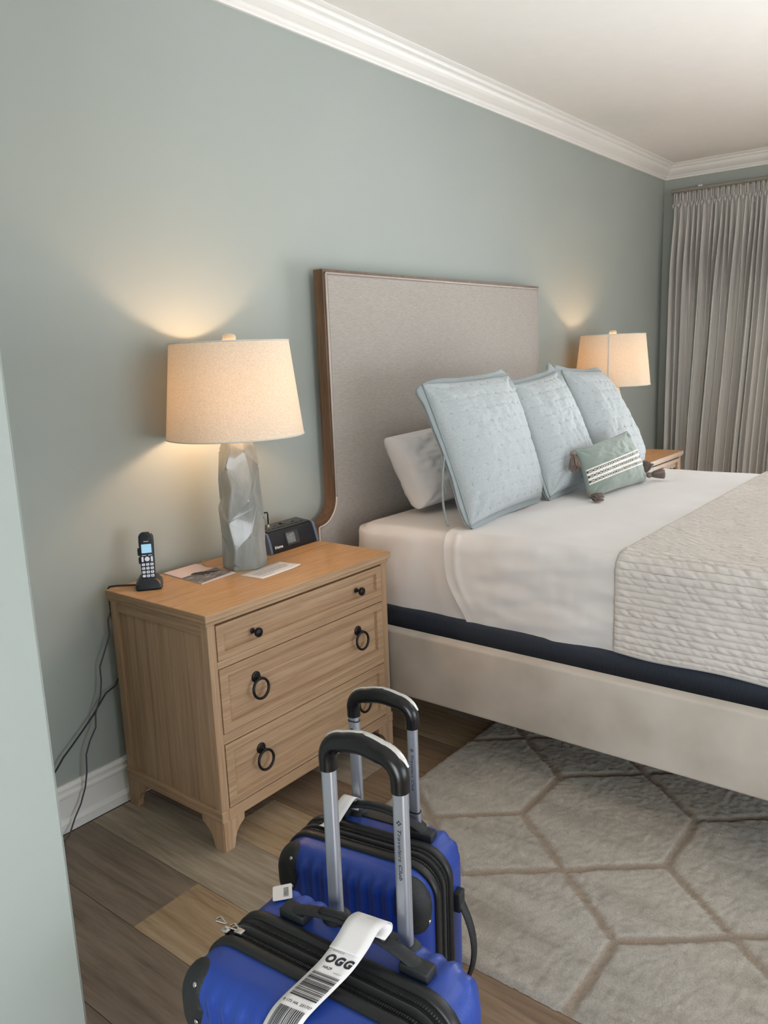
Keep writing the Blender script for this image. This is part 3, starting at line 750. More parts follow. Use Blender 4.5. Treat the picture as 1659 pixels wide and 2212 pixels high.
# ------------------------------------------------------------------ lamps
def lamp(loc, label, rz, seam):
    t = empty('table_lamp', label, 'lamp', loc, rz, group='faceted ceramic bedside lamps')
    # faceted body
    zs = [0, .018, .105, .195, .275, .345, .420, .455]; rs = [.080, .080, .079, .080, .074, .073, .066, .050]
    b = bm_new(); rings = []; rg = random.Random(19)
    for q, (z, rr) in enumerate(zip(zs, rs)):
        ring = []; mid = 1 < q < 7
        for k in range(6):
            a = k*PI/3+R(6)+((rg.uniform(-.07, .07)+(.13 if (q+k) % 2 else -.13)) if mid else 0); dz = (.026 if (k+q//2) % 2 else -.026)+rg.uniform(-.010, .010) if 1 < q < 6 else 0
            r3 = rr*(1+(rg.uniform(-.025, .03) if mid else 0)); ring.append(b.verts.new((r3*math.cos(a), r3*math.sin(a), z+dz)))
        rings.append((ring, 0))
    for q, ((A, _), (B, _2)) in enumerate(zip(rings, rings[1:])):
        for k in range(6):
            k2 = (k+1) % 6
            if (q+k) % 2: b.faces.new((A[k], A[k2], B[k])); b.faces.new((A[k2], B[k2], B[k]))
            else: b.faces.new((A[k], A[k2], B[k2])); b.faces.new((A[k], B[k2], B[k]))
    b.faces.new(rings[0][0][::-1]); b.faces.new(rings[-1][0]); fixn(b)
    bmesh.ops.bevel(b, geom=[e for e in b.edges], offset=.0024, segments=2, affect='EDGES')
    build('base', b, 'ceramic', t, smooth=True, auto=28)
    b = bm_new(); lathe(b, [(.012, .452), (.012, .462), (.02, .463), (.02, .475), (.008, .477), (.008, .52), (.016, .521), (.016, .555), (.010, .557)], seg=20); fixn(b); build('socket', b, 'brass', t, smooth=True, auto=30)
    b = bm_new(); pts = [(.030*math.sin(a)+(0), 0, .50+.285*0+0) for a in (0,)]
    hp = [(.016, 0, .50), (.045, 0, .54), (.058, 0, .62), (.050, 0, .70), (.022, 0, .755), (0, 0, .775), (-.022, 0, .755), (-.050, 0, .70), (-.058, 0, .62), (-.045, 0, .54), (-.016, 0, .50)]
    tube(b, hp, .0018, 6); build('harp', b, 'brass', t, smooth=True)
    b = bm_new(); lathe(b, [(.008, .555), (.012, .57), (.027, .60), (.030, .62), (.024, .642), (.010, .652), (.001, .653)], seg=20); fixn(b); build('bulb', b, 'bulb', t, smooth=True)
    b = bm_new(); rt, rb, z0, z1 = .202, .237, .470, .790
    V = grid(b, lambda uu, vv: ((rb+(rt-rb)*vv)*math.cos(2*PI*uu), (rb+(rt-rb)*vv)*math.sin(2*PI*uu), z0+(z1-z0)*vv), 64, 10, closed_u=True)
    s = build('lamp_shade', b, 'shade', t, smooth=True)
    for nm, rr, z in (('top_trim', rt, z1), ('bottom_trim', rb, z0)):
        b = bm_new(); tube(b, [(rr*math.cos(2*PI*k/64), rr*math.sin(2*PI*k/64), z) for k in range(64)], .0024, 6, closed=True); build(nm, b, 'shade_edge', s, smooth=True)
    b = bm_new(); dth = .0045/.2
    def fs(uu, vv):
        a = seam+(uu-.5)*dth*1.6; rr = rb+(rt-rb)*vv+.0012; return (rr*math.cos(a), rr*math.sin(a), z0+(z1-z0)*vv)
    grid(b, fs, 3, 6); o = build('seam', b, M['shade_edge'], s); mds = o.modifiers.new('thickness', 'SOLIDIFY'); mds.thickness = .002
    b = bm_new()
    for k in range(3):
        a = 2*PI*k/3+.3; tube(b, [(0, 0, .776), (.10*math.cos(a), .10*math.sin(a), .776), (rt*math.cos(a), rt*math.sin(a), z1-.006)], .0016, 6)
    lathe(b, [(.012, .773), (.012, .779)], seg=16); build('spider', b, 'brass', s, smooth=False)
    b = bm_new(); lathe(b, [(.006, .779), (.010, .786), (.018, .790), (.023, .797), (.0245, .804), (.021, .813), (.012, .817), (.001, .818)], seg=24); fixn(b); build('finial', b, 'finial', t, smooth=True)
    return t
lamp((.882, -.225, .78), 'lit table lamp with grey faceted ceramic base on the near oak nightstand', R(13), R(60))
lamp((4.045, -.275, .78), 'lit table lamp with linen drum shade behind the shams, beside the curtain', R(20), R(-184))
# lamp cord on the nightstand
b = bm_new(); tube(b, [(.80, -.17, .784), (.79, -.12, .785), (.80, -.085, .784), (.83, -.05, .783), (.85, -.042, .783)], .0028, 8); o = build('lamp_cord', b, 'cord_tan', smooth=True); own_origin(o); tag(o, 'tan lamp cord curling behind the near lamp base', 'cord')

# ------------------------------------------------------------------ things on the nightstand
TZ = .7802
# magazine
def sheet4(c, z0, z1):
    b = bm_new(); prism(b, c, lambda a, q, h: (a, q, h), z0, z1); return fixn(b)
mg = [(.653, -.052), (.797, -.050), (.796, -.268), (.638, -.280)]
t = empty('booklet', 'small booklet with a pink cover and grey sea photograph, between phone and lamp', 'booklet', (.728, -.16, TZ))
def mgp(a, q):  # a across 0..1, q 0 top .. 1 bottom
    return (mg[0][0]*(1-a)*(1-q)+mg[1][0]*a*(1-q)+mg[2][0]*a*q+mg[3][0]*(1-a)*q, mg[0][1]*(1-a)*(1-q)+mg[1][1]*a*(1-q)+mg[2][1]*a*q+mg[3][1]*(1-a)*q)
b = bm_new()
for k in range(4): prism(b, [mgp(0, 0), mgp(1, 0), mgp(1+.004*k, 1-.004*k), mgp(0, 1)], lambda a, q, h: (a, q, h), TZ+.0006*k, TZ+.0006*k+.0004)
fixn(b); build('pages', b, 'paper', t, world=True)
b = sheet4([mgp(0, 0), mgp(1, 0), mgp(1, .985), mgp(0, .985)], TZ+.0024, TZ+.003); build('cover', b, 'pink', t, world=True)
b = sheet4([mgp(.0, .50), mgp(.25, .49), mgp(.6, .50), mgp(1, .49), mgp(1, .93), mgp(0, .985)], TZ+.0031, TZ+.0034); build('sea_picture', b, 'sea', t, world=True)
b = sheet4([mgp(.28, .52), mgp(.30, .46), mgp(.42, .43), mgp(.60, .48), mgp(.80, .60), mgp(.92, .72), mgp(.80, .71), mgp(.66, .66), mgp(.55, .70), mgp(.50, .64), mgp(.44, .68), mgp(.40, .57)], TZ+.0035, TZ+.0037); build('island_shape', b, 'ink', t, world=True)
# card
t = empty('printed_card', 'white printed card lying in front of the lamp base', 'card', (.887, -.355, TZ))
cd_ = [(.781, -.306), (.987, -.294), (.990, -.400), (.792, -.410)]
def cp_(a, q): return (cd_[0][0]*(1-a)*(1-q)+cd_[1][0]*a*(1-q)+cd_[2][0]*a*q+cd_[3][0]*(1-a)*q, cd_[0][1]*(1-a)*(1-q)+cd_[1][1]*a*(1-q)+cd_[2][1]*a*q+cd_[3][1]*(1-a)*q)
b = bm_new()
def fc(uu, vv):
    p = cp_(uu, vv); return (p[0], p[1], TZ+.0006+.006*max(0, uu-.75)**2*16*max(0, vv-.4))
grid(b, fc, 16, 8); o = build('card_sheet', b, 'paper', t, world=True, smooth=True); mdx = o.modifiers.new('thickness', 'SOLIDIFY'); mdx.thickness = .0005; mdx.offset = 0
b = bm_new(); rg = random.Random(3)
for row in range(9):
    if row in (1, 7): continue
    q = .16+.075*row; a = .12
    while a < (.86 if row < 7 else .4):
        wd = rg.uniform(.02, .06); z = TZ+.0011+.006*max(0, a-.75)**2*16*max(0, q-.4)
        prism(b, [cp_(a, q), cp_(a+wd, q), cp_(a+wd, q+.022), cp_(a, q+.022)], lambda x, y, h: (x, y, h), z, z+.0001); a += wd+.012
fixn(b); o = build('small_print', b, 'grey_ink', t, world=True); o['kind'] = 'stuff'

# phone
PHX, PHY = .530, -.145
def rect_round(w, h, r_, n=5):
    out = []
    for cx, cy, a0 in ((w-r_, -(h-r_), -90), (w-r_, h-r_, 0), (-(w-r_), h-r_, 90), (-(w-r_), -(h-r_), 180)):
        for k in range(n+1): a = R(a0+90*k/n); out.append((cx+r_*math.cos(a), cy+r_*math.sin(a)))
    return out
PF = R(-38)     # the phone faces the bed's near side and the camera
crd = empty('charging_cradle', 'black charging cradle on the left end of the near nightstand', 'phone charger', (PHX, PHY, TZ), PF)
b = bm_new(); prev = None
rings = []
for (z, w, h, dy) in ((0, .040, .046, 0), (.006, .043, .049, 0), (.018, .042, .046, .002), (.028, .034, .034, .006), (.036, .030, .022, .012)):
    rings.append([b.verts.new((x, y+dy, z)) for x, y in rect_round(w, h, .012)])
for A, B in zip(rings, rings[1:]):
    for k in range(len(A)): b.faces.new((A[k], A[(k+1) % len(A)], B[(k+1) % len(A)], B[k]))
b.faces.new(rings[0][::-1]); b.faces.new(rings[-1]); build('base', b, 'phone', crd, smooth=True, auto=35)
ph = empty('cordless_phone', 'black cordless handset with lit screen standing in its cradle', 'phone', (PHX, PHY, TZ), PF)
LN = R(14)  # leans back
yb0, zb0 = -.006, .012
def hp_(x, y, z):  # handset space: x across, y out of the face (towards -y), z along
    yy = -y; return Vector((x, yb0+yy*math.cos(LN)+z*math.sin(LN), zb0+z*math.cos(LN)+y*math.sin(LN)*1.0))
HL = .172
b = bm_new(); rings = []
prof = [(0, .019, 0), (.004, .0215, 0), (.05, .0225, 0), (.10, .0235, 0), (.14, .0245, 0), (.158, .024, 0), (.167, .020, 0), (.172, .012, 0)]
for (z, w, _) in prof:
    th = .026 if z < .15 else .026*(1-.4*(z-.15)/.022); rings.append([b.verts.new(hp_(x, .0+y, z)) for x, y in rect_round(w, th/2, min(.008, w*.6), 4)])
for A, B in zip(rings, rings[1:]):
    for k in range(len(A)): b.faces.new((A[k], A[(k+1) % len(A)], B[(k+1) % len(A)], B[k]))
b.faces.new(rings[0][::-1]); b.faces.new(rings[-1]); fixn(b); build('handset', b, 'phone', ph, smooth=True, auto=40)
def pad(bm, x0, x1, z0, z1, r_, y0=.0128, y1=.0145):
    w, h = (x1-x0)/2, (z1-z0)/2; poly = [((x0+x1)/2+a, (z0+z1)/2+q) for a, q in rect_round(w, h, r_, 3)]
    prism(bm, poly, lambda a, q, hh: hp_(a, hh, q), y0, y1); fixn(bm)
b = bm_new(); pad(b, -.0185, .0185, .098, .136, .002, .0125, .0136); build('screen_bezel', b, 'rubber', ph)
b = bm_new(); pad(b, -.016, .016, .102, .131, .001, .0136, .0141); build('screen', b, 'lcd', ph)
b = bm_new(); pad(b, -.016, -.003, .0935, .0955, .0008, .0128, .0137); pad(b, .004, .016, .0935, .0955, .0008, .0128, .0137); pad(b, -.008, .008, .139, .1405, .0005, .0128, .0134); build('soft_key_marks', b, 'key', ph)['kind'] = 'stuff'
b = bm_new(); prism(b, [(.0078*math.cos(2*PI*k/20), .082+.0078*math.sin(2*PI*k/20)) for k in range(20)], lambda a, q, hh: hp_(a, hh, q), .0125, .0150); fixn(b); build('navigation_button', b, 'key', ph)
b = bm_new(); prism(b, [(.0075*math.cos(2*PI*k/20), .154+.0075*math.sin(2*PI*k/20)) for k in range(20)], lambda a, q, hh: hp_(a, hh, q), .0110, .0132); fixn(b); build('earpiece', b, 'black', ph)
for sx in (-1, 1):
    b = bm_new(); pad(b, sx*.0148-.0032, sx*.0148+.0032, .073, .090, .002); build('key', b, 'key', ph)
digits = ['1', '2', '3', '4', '5', '6', '7', '8', '9', '*', '0', '#']
for k in range(12):
    r0, c0 = divmod(k, 3); kx = (c0-1)*.0135; kz = .064-.0125*r0
    b = bm_new(); pad(b, kx-.0050, kx+.0050, kz-.0042, kz+.0042, .0022); kk = build('key', b, 'key', ph)
    b = bm_new(); add_text(b, text2d(digits[k], .0068, .0002), lambda a, q: hp_(kx+a, .0147, kz+q)); build('digit', b, 'ink', kk)
for k in (-1, 0):
    b = bm_new(); pad(b, k*.0135-.005, k*.0135+.005, .0135, .0185, .0015); build('key', b, 'key', ph)
b = bm_new(); tube(b, [hp_(-.0245, 0, .120), hp_(-.0262, 0, .115), hp_(-.0262, 0, .100), hp_(-.0245, 0, .095)], .004, 8); tube(b, [hp_(-.0235, 0, .09), hp_(-.0252, 0, .086), hp_(-.0252, 0, .072), hp_(-.0235, 0, .068)], .0035, 8); build('side_button', b, 'phone', ph, smooth=True)
b = bm_new(); tube(b, [(.510, -.110, .786), (.50, -.085, .784), (.485, -.065, .784), (.465, -.045, .784), (.455, -.036, .783), (.450, -.032, .782), (.4485, -.026, .775), (.452, -.022, .70), (.460, -.022, .60), (.458, -.022, .46), (.439, -.022, .432), (.401, -.022, .419), (.375, -.022, .392), (.347, -.022, .362), (.305, -.022, .325), (.262, -.022, .289), (.225, -.022, .26), (.196, -.022, .228), (.15, -.022, .19), (.08, -.022, .17), (.0, -.022, .168)], .0030, 8)
o = build('phone_cord', b, 'cord', smooth=True); own_origin(o); tag(o, 'black phone cord running from the cradle down the wall to the left', 'cord')
b = bm_new(); tube(b, [(.445, -.034, .70), (.433, -.03, .669), (.433, -.030, .62), (.412, -.03, .575), (.385, -.03, .521), (.384, -.03, .47), (.372, -.034, .42), (.348, -.034, .369), (.344, -.032, .32), (.318, -.03, .28), (.300, -.03, .24), (.294, -.032, .18), (.282, -.032, .13), (.258, -.034, .08), (.232, -.036, .045), (.20, -.05, .008), (.15, -.08, .004), (.05, -.10, .004), (-.1, -.09, .004)], .0026, 8)
o = build('power_cord', b, 'cord_grey', smooth=True); own_origin(o); tag(o, 'thin grey cord hanging beside the near nightstand down to the floor', 'cord')

# clock radio
rd = empty('clock_radio', 'black clock radio dock with small grey display, right of the near lamp', 'radio', (1.165, -.135, TZ), R(2))
def rp(x, y, z): return (x, y, z)
# side profile (y, z): front leans back
sp = [(-.060, .0), (-.062, .006), (-.052, .040), (-.040, .078), (-.034, .083), (.040, .090), (.050, .085), (.055, .0)]
RW = .125
b = bm_new(); prism(b, sp, lambda y, z, h: (h, y, z), -RW, RW); fixn(b); bmesh.ops.bevel(b, geom=b.edges[:], offset=.002, segments=2, affect='EDGES'); build('body', b, 'radio', rd, smooth=True, auto=35)
b = bm_new(); prism(b, [(-.036, .0835), (-.030, .086), (.040, .092), (.048, .088), (.046, .084)], lambda y, z, h: (h, y, z), -RW+.004, RW-.004); fixn(b); tp = build('top_panel', b, 'radio_top', rd)
for s in (-1, 1):
    b = bm_new(); prism(b, [(-.064, .0), (-.066, .008), (-.057, .044), (-.044, .078), (-.030, .084), (-.026, .0)], lambda y, z, h: (h, y, z), s*RW, s*(RW+.011)); fixn(b); bmesh.ops.bevel(b, geom=b.edges[:], offset=.0015, segments=1, affect='EDGES'); build('side_cap', b, 'radio_side', rd)
def fp(x, s, off=.0):  # point on the leaning front; s 0..1 up
    y0, z0, y1, z1 = -.0605, .008, -.0400, .078; n_ = Vector((0, -(z1-z0), (y1-y0))).normalized(); p = Vector((x, y0+(y1-y0)*s, z0+(z1-z0)*s)); return p+n_*-(-off)
b = bm_new(); prism(b, [(-.005+a, .5+q/.073) for a, q in rect_round(.036, .026, .007, 4)], lambda a, q, h: fp(a, q, h), .0, .004); fixn(b); ds = build('display_frame', b, 'radio_top', rd, smooth=False)
b = bm_new(); prism(b, [(-.013+a, .5+q/.073) for a, q in rect_round(.022, .019, .002, 3)], lambda a, q, h: fp(a, q, h), .004, .0045); fixn(b); build('display', b, 'display', ds)
b = bm_new(); add_text(b, text2d('iHome', .016, .0004, 'LEFT'), lambda a, q: fp(-.112+a, .20+q/.073, .0050)); build('lettering', b, 'paper', rd)
b = bm_new()
for k in range(8):
    x = -.095+.026*k; y0 = -.018; box(b, x-.009, x+.009, y0-.004, y0+.004, .0855, .0888, .001, 1)
    if k % 2 == 0: box(b, x-.007, x+.007, y0+.018, y0+.024, .0885, .0907, .001, 1)
build('button_row', b, 'rubber', tp)
b = bm_new(); lathe(b, [(.006, .088), (.006, .0935), (.005, .0945)], .0, .012, 16); build('knob', b, 'black', tp, smooth=False)
b = bm_new(); tube(b, [(-.115, .010, .088), (-.115, .010, .142), (-.112, .010, .147), (-.105, .010, .149), (-.076, .010, .149), (-.070, .010, .147), (-.068, .010, .142), (-.068, .010, .088)], .0026, 8); build('wire_rest', b, 'black', rd, smooth=True)
b = bm_new(); lathe(b, [(.0042, .088), (.0042, .098), (.0030, .100)], -.068, .010, 12); build('rest_tip', b, 'silver', rd, smooth=False)

# ------------------------------------------------------------------ rug
b = bm_new(); RXa, RXb, RYa, RYb = .482, 4.45, -.79, -3.95
Lx, Ly, ox, oy = .66, .475, .945, -.965
def seg_d(px, py, ax, ay, bx, by):
    dx, dy = bx-ax, by-ay; t = max(0, min(1, ((px-ax)*dx+(py-ay)*dy)/(dx*dx+dy*dy))); return math.hypot(px-ax-t*dx, py-ay-t*dy)
def lattice(x, y):
    x += .006*nz(x*14, y*14, 2); y += .006*nz(x*14, y*14, 8)
    qx = ((x-ox+Lx/2) % Lx)-Lx/2; qy = ((y-oy+Ly/2) % Ly)-Ly/2; qx, qy = abs(qx), abs(qy)
    return min(seg_d(qx, qy, 0, 0, .190, Ly/2), seg_d(qx, qy, .190, Ly/2, Lx/2, Ly/2))
lay = b.verts.layers.float.new('lattice')
def axis(lo, hi, fine_lo, fine_hi, f_, c_):
    out = [lo]; s = 1 if hi > lo else -1
    while (hi-out[-1])*s > 1e-6:
        p = out[-1]; st = f_ if (p-fine_lo)*s > -1e-6 and (fine_hi-p)*s > 0 else c_
        nx = p+s*st; out.append(hi if (nx-hi)*s > 0 else nx)
    return out
xs = axis(RXa, RXb, .48, 2.0, .0075, .05); ys = axis(RYa, RYb, -.79, -2.35, .0075, .05)
V = []
for i, x in enumerate(xs):
    row = []
    for j, y in enumerate(ys):
        e = min(x-RXa, RXb-x, RYa-y, y-RYb); z = .0165*min(1, (e/.012))**.4 if e > 0 else .001
        ld = lattice(x, y); l = 1-sm(.009, .017, ld+.004*nz(x*90, y*90, 6)); z -= .005*l*(e > .006)
        if e > .006: z += .0036*nz(x*75, y*75, 1)+.002*nz(x*22, y*22, 4)
        jx = .004*nz(x*60, y*60, 9) if e < .03 else 0
        vv = b.verts.new((x+jx, y+jx, z)); vv[lay] = l; row.append(vv)
    V.append(row)
for i in range(len(xs)-1):
    for j in range(len(ys)-1): b.faces.new((V[i][j], V[i][j+1], V[i+1][j+1], V[i+1][j]))
o = build('rug', b, 'rug', smooth=True); own_origin(o); tag(o, 'beige wool area rug with taupe trellis lines, running under the bed', 'rug')

# ------------------------------------------------------------------ curtain
cr = empty('curtain', 'floor-length grey linen curtain with pinch pleats in the right corner', 'curtain', (5.59, -.7, 0))
rg = random.Random(21); ZT = 2.632; n_pl = 25
py = [-.118]
gaps = [.045, .055, .042, .036, .040, .060, .028, .045, .036, .034, .045, .052, .046, .034, .030]
for k in range(n_pl-1): py.append(py[-1]-(gaps[k] if k < len(gaps) else rg.uniform(.035, .055)))
amps = [(1.0, .7, .9, .1, .35, 1.0, .15, .6, 1.0, .35, .05, .9, .6, .15, 1.0, .4)[k] if k < 16 else rg.uniform(.4, 1) for k in range(len(py))]; tw = [rg.uniform(-.5, .5) for _ in py]; dp = [rg.uniform(-.3, .5) for _ in py]
def f_cur(uu, vv):
    q = uu*n_pl; i = min(int(q), n_pl-1); ph = q-i        # ph .5 = pleat centre
    c = py[i]; pv = py[i-1] if i > 0 else py[0]+.045; nx = py[i+1] if i < n_pl-1 else py[-1]-.045
    z = ZT-(ZT-.02)*vv**1.15; dz = ZT-z
    y = (pv+c)/2+(c-(pv+c)/2)*ph*2 if ph < .5 else c+((nx+c)/2-c)*(ph-.5)*2
    d = (ph-.5)
    pin = math.exp(-((dz-.105)/.035)**2)                    # the pinch
    fall = sm(.10, .9, dz)
    # pleat body
    if dz < .105:
        fan = .5+.5*math.cos(2*PI*min(1, abs(d)*2.6)); two = math.exp(-((abs(d)-.16)/.06)**2)
        g = two*(1-pin)+fan*pin*.9; g = min(1, g); A = .050
    else:
        k = .8+6*math.exp(-(dz-.105)/.05); g = (.5+.5*math.cos(2*PI*d))**k; A = .050+.042*sm(.1, .6, dz)
    g *= 1 if dz < .12 else (1-sm(.2, 1.2, dz)*(1-amps[i]))
    x = 5.625-A*g
    swell = .006*fall*math.sin(2*PI*2*d+tw[i]*3)*.5
    y += (.018*tw[i]*fall + .012*math.sin(2*PI*d)*fall*(1-2*dp[i]*.3)) + swell
    # the panel drifts towards the corner as it falls, more so away from the corner
    y += .085*sm(.1, 2.6, dz)*sm(0, .35, -.10-y)
    y = min(y, -.012-.03*(1-fall))
    x += .010*nz(y*9, z*1.3, 3)*fall
    return (x, y, z)
b = bm_new(); grid(b, f_cur, n_pl*18, 90); fixn(b)
o = build('curtain_panel', b, 'curtain', cr, world=True, smooth=True); md = o.modifiers.new('thickness', 'SOLIDIFY'); md.thickness = .0016
b = bm_new(); grid(b, lambda uu, vv: (5.655-.004*math.sin(uu*9)-.01*sm(.2, 1, vv)*math.sin(uu*6), -.085-.10*uu+.03*vv, ZT-.005-(ZT-.03)*vv), 16, 20); build('curtain_lining', b, 'liner', cr, world=True, smooth=True)
b = bm_new(); box(b, 5.605, 5.645, -1.5, -.075, 2.640, 2.660, .002, 1); box(b, 5.612, 5.640, -1.495, -.08, 2.632, 2.640)
tr_ = struct('trim_3', bm_new(), 'trim') if 0 else None
t = build('curtain_rail', b, plain('rail_paint', (148, 140, 130), .5)); own_origin(t); tag(t, 'pale grey ceiling-height curtain rail above the pleated curtain', 'curtain rail')
b = bm_new(); box(b, 5.640, XR, -.30, -.27, 2.655, 2.68, .002, 1); box(b, 5.640, XR, -1.2, -1.17, 2.655, 2.68, .002, 1); o = build('bracket', b, 'trim', t); o.data.transform(Matrix.Translation(-t.location))

# ------------------------------------------------------------------ suitcases
def suitcase(loc, ang, W, D, H, zj, label, near):
    t = empty('suitcase', label, 'suitcase', (loc[0], loc[1], 0), R(ang), group='blue hard-shell suitcases')
    a, Z0 = W/2, .045; bb = (H-Z0)/2; zc = Z0+bb; Rc = .060; er = .036
    vzip = .0425 if near else .040     # half width of the black zipper band
    vm = -.006 if near else -.010      # its centre
    rp_ = .0285
    def ridge(u, vdepth, n, cover):
        # soft vertical ribs on the face that wrap over the top edge
        lim = a-.048 if cover > 0 else a-.015
        if cover < 0:  # back shell: ribs only beside the handle housing
            on = sm(.083, .093, abs(u))*sm(lim+.004, lim-.006, abs(u))
            h_ = .0055
        else:
            on = sm(lim, lim-.02, abs(u)); h_ = .0058
        return on*h_*(.5-.5*math.cos(2*PI*(u-(.086 if cover < 0 else 0))/rp_)) * vdepth
    def shell(sgn, mat='blue'):
        b = bm_new(); v0 = vm+sgn*vzip; v1 = sgn*D/2; d = abs(v1-v0)
        rows = [(0, k*(d-er)/7, 0) for k in range(7)] + [(er*(1-math.cos(PI/2*k/9)), d-er+er*math.sin(PI/2*k/9), PI/2*k/9) for k in range(10)]
        stp = .0045; k = 1
        while er+k*stp < a-.004: rows.append((er+k*stp, d, PI/2)); k += 1
        V = []; nh, nv = 70, 60
        for (i, dep, th) in rows:
            ring = []
            for (x, z, nx, nzz) in perim(a, bb, Rc, i, nh, nv, 14):
                up = nzz if th < PI/2 else 0
                # strength: fades into the skirt, only on the top/bottom edge and on the face
                if th <= 0: s_ = sm(d-er-.035, d-er, dep)*(abs(nzz) > .9)
                else: s_ = (abs(nzz)*math.cos(th)+math.sin(th))
                s_ = min(1, s_)
                if sgn > 0: fade = s_
                else: fade = s_*sm(.02, er, i+.0*th)*sm(bb-.012, bb-.03, abs(z)) if False else s_*sm(0, er*1.1, i)
                if i > er and sgn < 0:
                    fade *= 1-.0
                w = ridge(x, fade, None, -sgn)
                if sgn < 0: # shallow recessed field on the front face
                    inn = sm(.0, .02, i-er); w -= .002*inn
                n_ = Vector((nx*math.cos(th), sgn*math.sin(th), nzz*math.cos(th)))
                p = Vector((x, v0+sgn*dep, zc+z))+n_*w
                ring.append(b.verts.new(p))
            V.append(ring)
        n = len(V[0])
        for A, B in zip(V, V[1:]):
            for k in range(n): b.faces.new((A[k], A[(k+1) % n], B[(k+1) % n], B[k]))
        b.faces.new(V[-1]); fixn(b)
        return build('shell', b, mat, t, smooth=True, auto=60)
    fs, bs = shell(-1), shell(1)
    # zipper band: raised rubber lips and tape between them
    def sweep(name, prof, mat, parent=t):
        b = bm_new(); V = []
        for (vv, out) in prof: V.append([b.verts.new((x+nx*out, vm+vv, zc+z+nzz*out)) for x, z, nx, nzz in perim(a, bb, Rc, 0, 10, 12, 14)])
        n = len(V[0]); m_ = len(V)
        for q in range(m_-1):
            for k in range(n): b.faces.new((V[q][k], V[q+1][k], V[q+1][(k+1) % n], V[q][(k+1) % n]))
        fixn(b); return build(name, b, mat, parent, smooth=True, auto=60)
    h = vzip
    zb = sweep('zipper_tape', [(-h, -.006), (-h, .001), (h, .001), (h, -.006)], 'zip')
    def lip(c, w, o_): return [(c-w, -.004), (c-w, o_*.6), (c-w*.6, o_), (c+w*.6, o_), (c+w, o_*.6), (c+w, -.004)]
    sweep('lip', lip(-h+.009, .010, .0065), 'rubber'); sweep('lip', lip(h-.009, .010, .0065), 'rubber')
    sweep('lip', lip(-.004, .0065, .0055), 'zip')
    for cz in (-.0165, .0115):
        b = bm_new(); pr = perim(a+.0025, bb+.0025, Rc, 0, 75, 100, 22)
        for k in range(0, len(pr)):
            x, z, nx, nzz = pr[k]
            if zc+z < .12: continue
            c_ = Vector((x, vm+cz, zc+z)); tx = Vector((-nzz, 0, nx))
            q = [c_+tx*(sx*.0010)+Vector((0, sy*.0024, 0)) for sx, sy in ((-1, -1), (1, -1), (1, 1), (-1, 1))]; nn = Vector((nx, 0, nzz))*.0012
            A = [b.verts.new(p) for p in q]; B = [b.verts.new(p+nn) for p in q]; b.faces.new(B)
            for s_ in range(4): b.faces.new((A[s_], A[(s_+1) % 4], B[(s_+1) % 4], B[s_]))
        o = build('zipper_teeth', b, 'rubber', zb); o['kind'] = 'stuff'
    # corner protectors on the front face corners
    def surf(sg, q, sx, sz):
        """sg: arc length from the corner's middle; q: distance from the band along the profile"""
        v0 = vm-vzip; d = abs(-D/2-v0)
        if q < d-er: i, dep, th = 0, q, 0
        elif q < d-er+er*PI/2: th = (q-(d-er))/er; i, dep = er*(1-math.cos(th)), d-er+er*math.sin(th)
        else: i, dep, th = er+(q-(d-er)-er*PI/2), d, PI/2
        r_ = max(Rc-i, .004); L = Rc*PI/4; cx, cz = a-i-r_, bb-i-r_
        if abs(sg) <= L: t_ = PI/4+sg/Rc; x, z, nx, nn = cx+r_*math.cos(t_), cz+r_*math.sin(t_), math.cos(t_), math.sin(t_)
        elif sg > L: x, z, nx, nn = cx-(sg-L), cz+r_, 0, 1
        else: x, z, nx, nn = cx+r_, cz-(-sg-L), 1, 0
        n_ = Vector((sx*nx*math.cos(th), -math.sin(th), sz*nn*math.cos(th)))
        return Vector((sx*x, v0-dep, zc+sz*z)), n_
    d = abs(-D/2-(vm-vzip)); qc = d-er+er*PI/4+.006; QH = .046; SH = .070
    for sx in (-1, 1):
        for sz in (1, -1):
            b = bm_new(); NR, NP = 9, 40; rings = []
            for ri in range(NR):
                rho = ri/(NR-1)
                ring = []
                for k in range(NP):
                    ph = 2*PI*k/NP; e = .75; cu = math.copysign(abs(math.cos(ph))**e, math.cos(ph)); su = math.copysign(abs(math.sin(ph))**e, math.sin(ph))
                    sg_ = SH*rho*cu-.022; q_ = qc+QH*rho*su
                    p, n_ = surf(sg_, q_, sx, sz); ring.append(b.verts.new(p+n_*(.0052*(1-rho**10)-.0008)))
                rings.append(ring)
            for A, B in zip(rings[1:], rings[2:]):
                for k in range(NP): b.faces.new((A[k], A[(k+1) % NP], B[(k+1) % NP], B[k]))
            c0 = b.verts.new(sum((v.co for v in rings[0]), Vector())/NP)
            for k in range(NP): b.faces.new((c0, rings[1][k], rings[1][(k+1) % NP]))
            bmesh.ops.delete(b, geom=[v for v in b.verts if not v.link_faces], context='VERTS'); fixn(b)
            cp2 = build('corner_guard', b, 'black_tex', t, smooth=True)
            for (sg_, q_) in ((.028, qc+.004), (-.066, qc+.034), (-.070, qc-.026)):
                p, n_ = surf(sg_, q_, sx, sz); b = bm_new()
                bmesh.ops.create_uvsphere(b, u_segments=12, v_segments=8, radius=.0042, matrix=Matrix.Translation(p+n_*.0040) @ n_.to_track_quat('Z', 'Y').to_matrix().to_4x4() @ Matrix.Diagonal((1, 1, .5, 1)))
                build('rivet', b, 'chrome', cp2, smooth=True)
    # telescopic handle
    vp = D/2-.030
    hs, hw = (.0665 if near else .0705), .0118
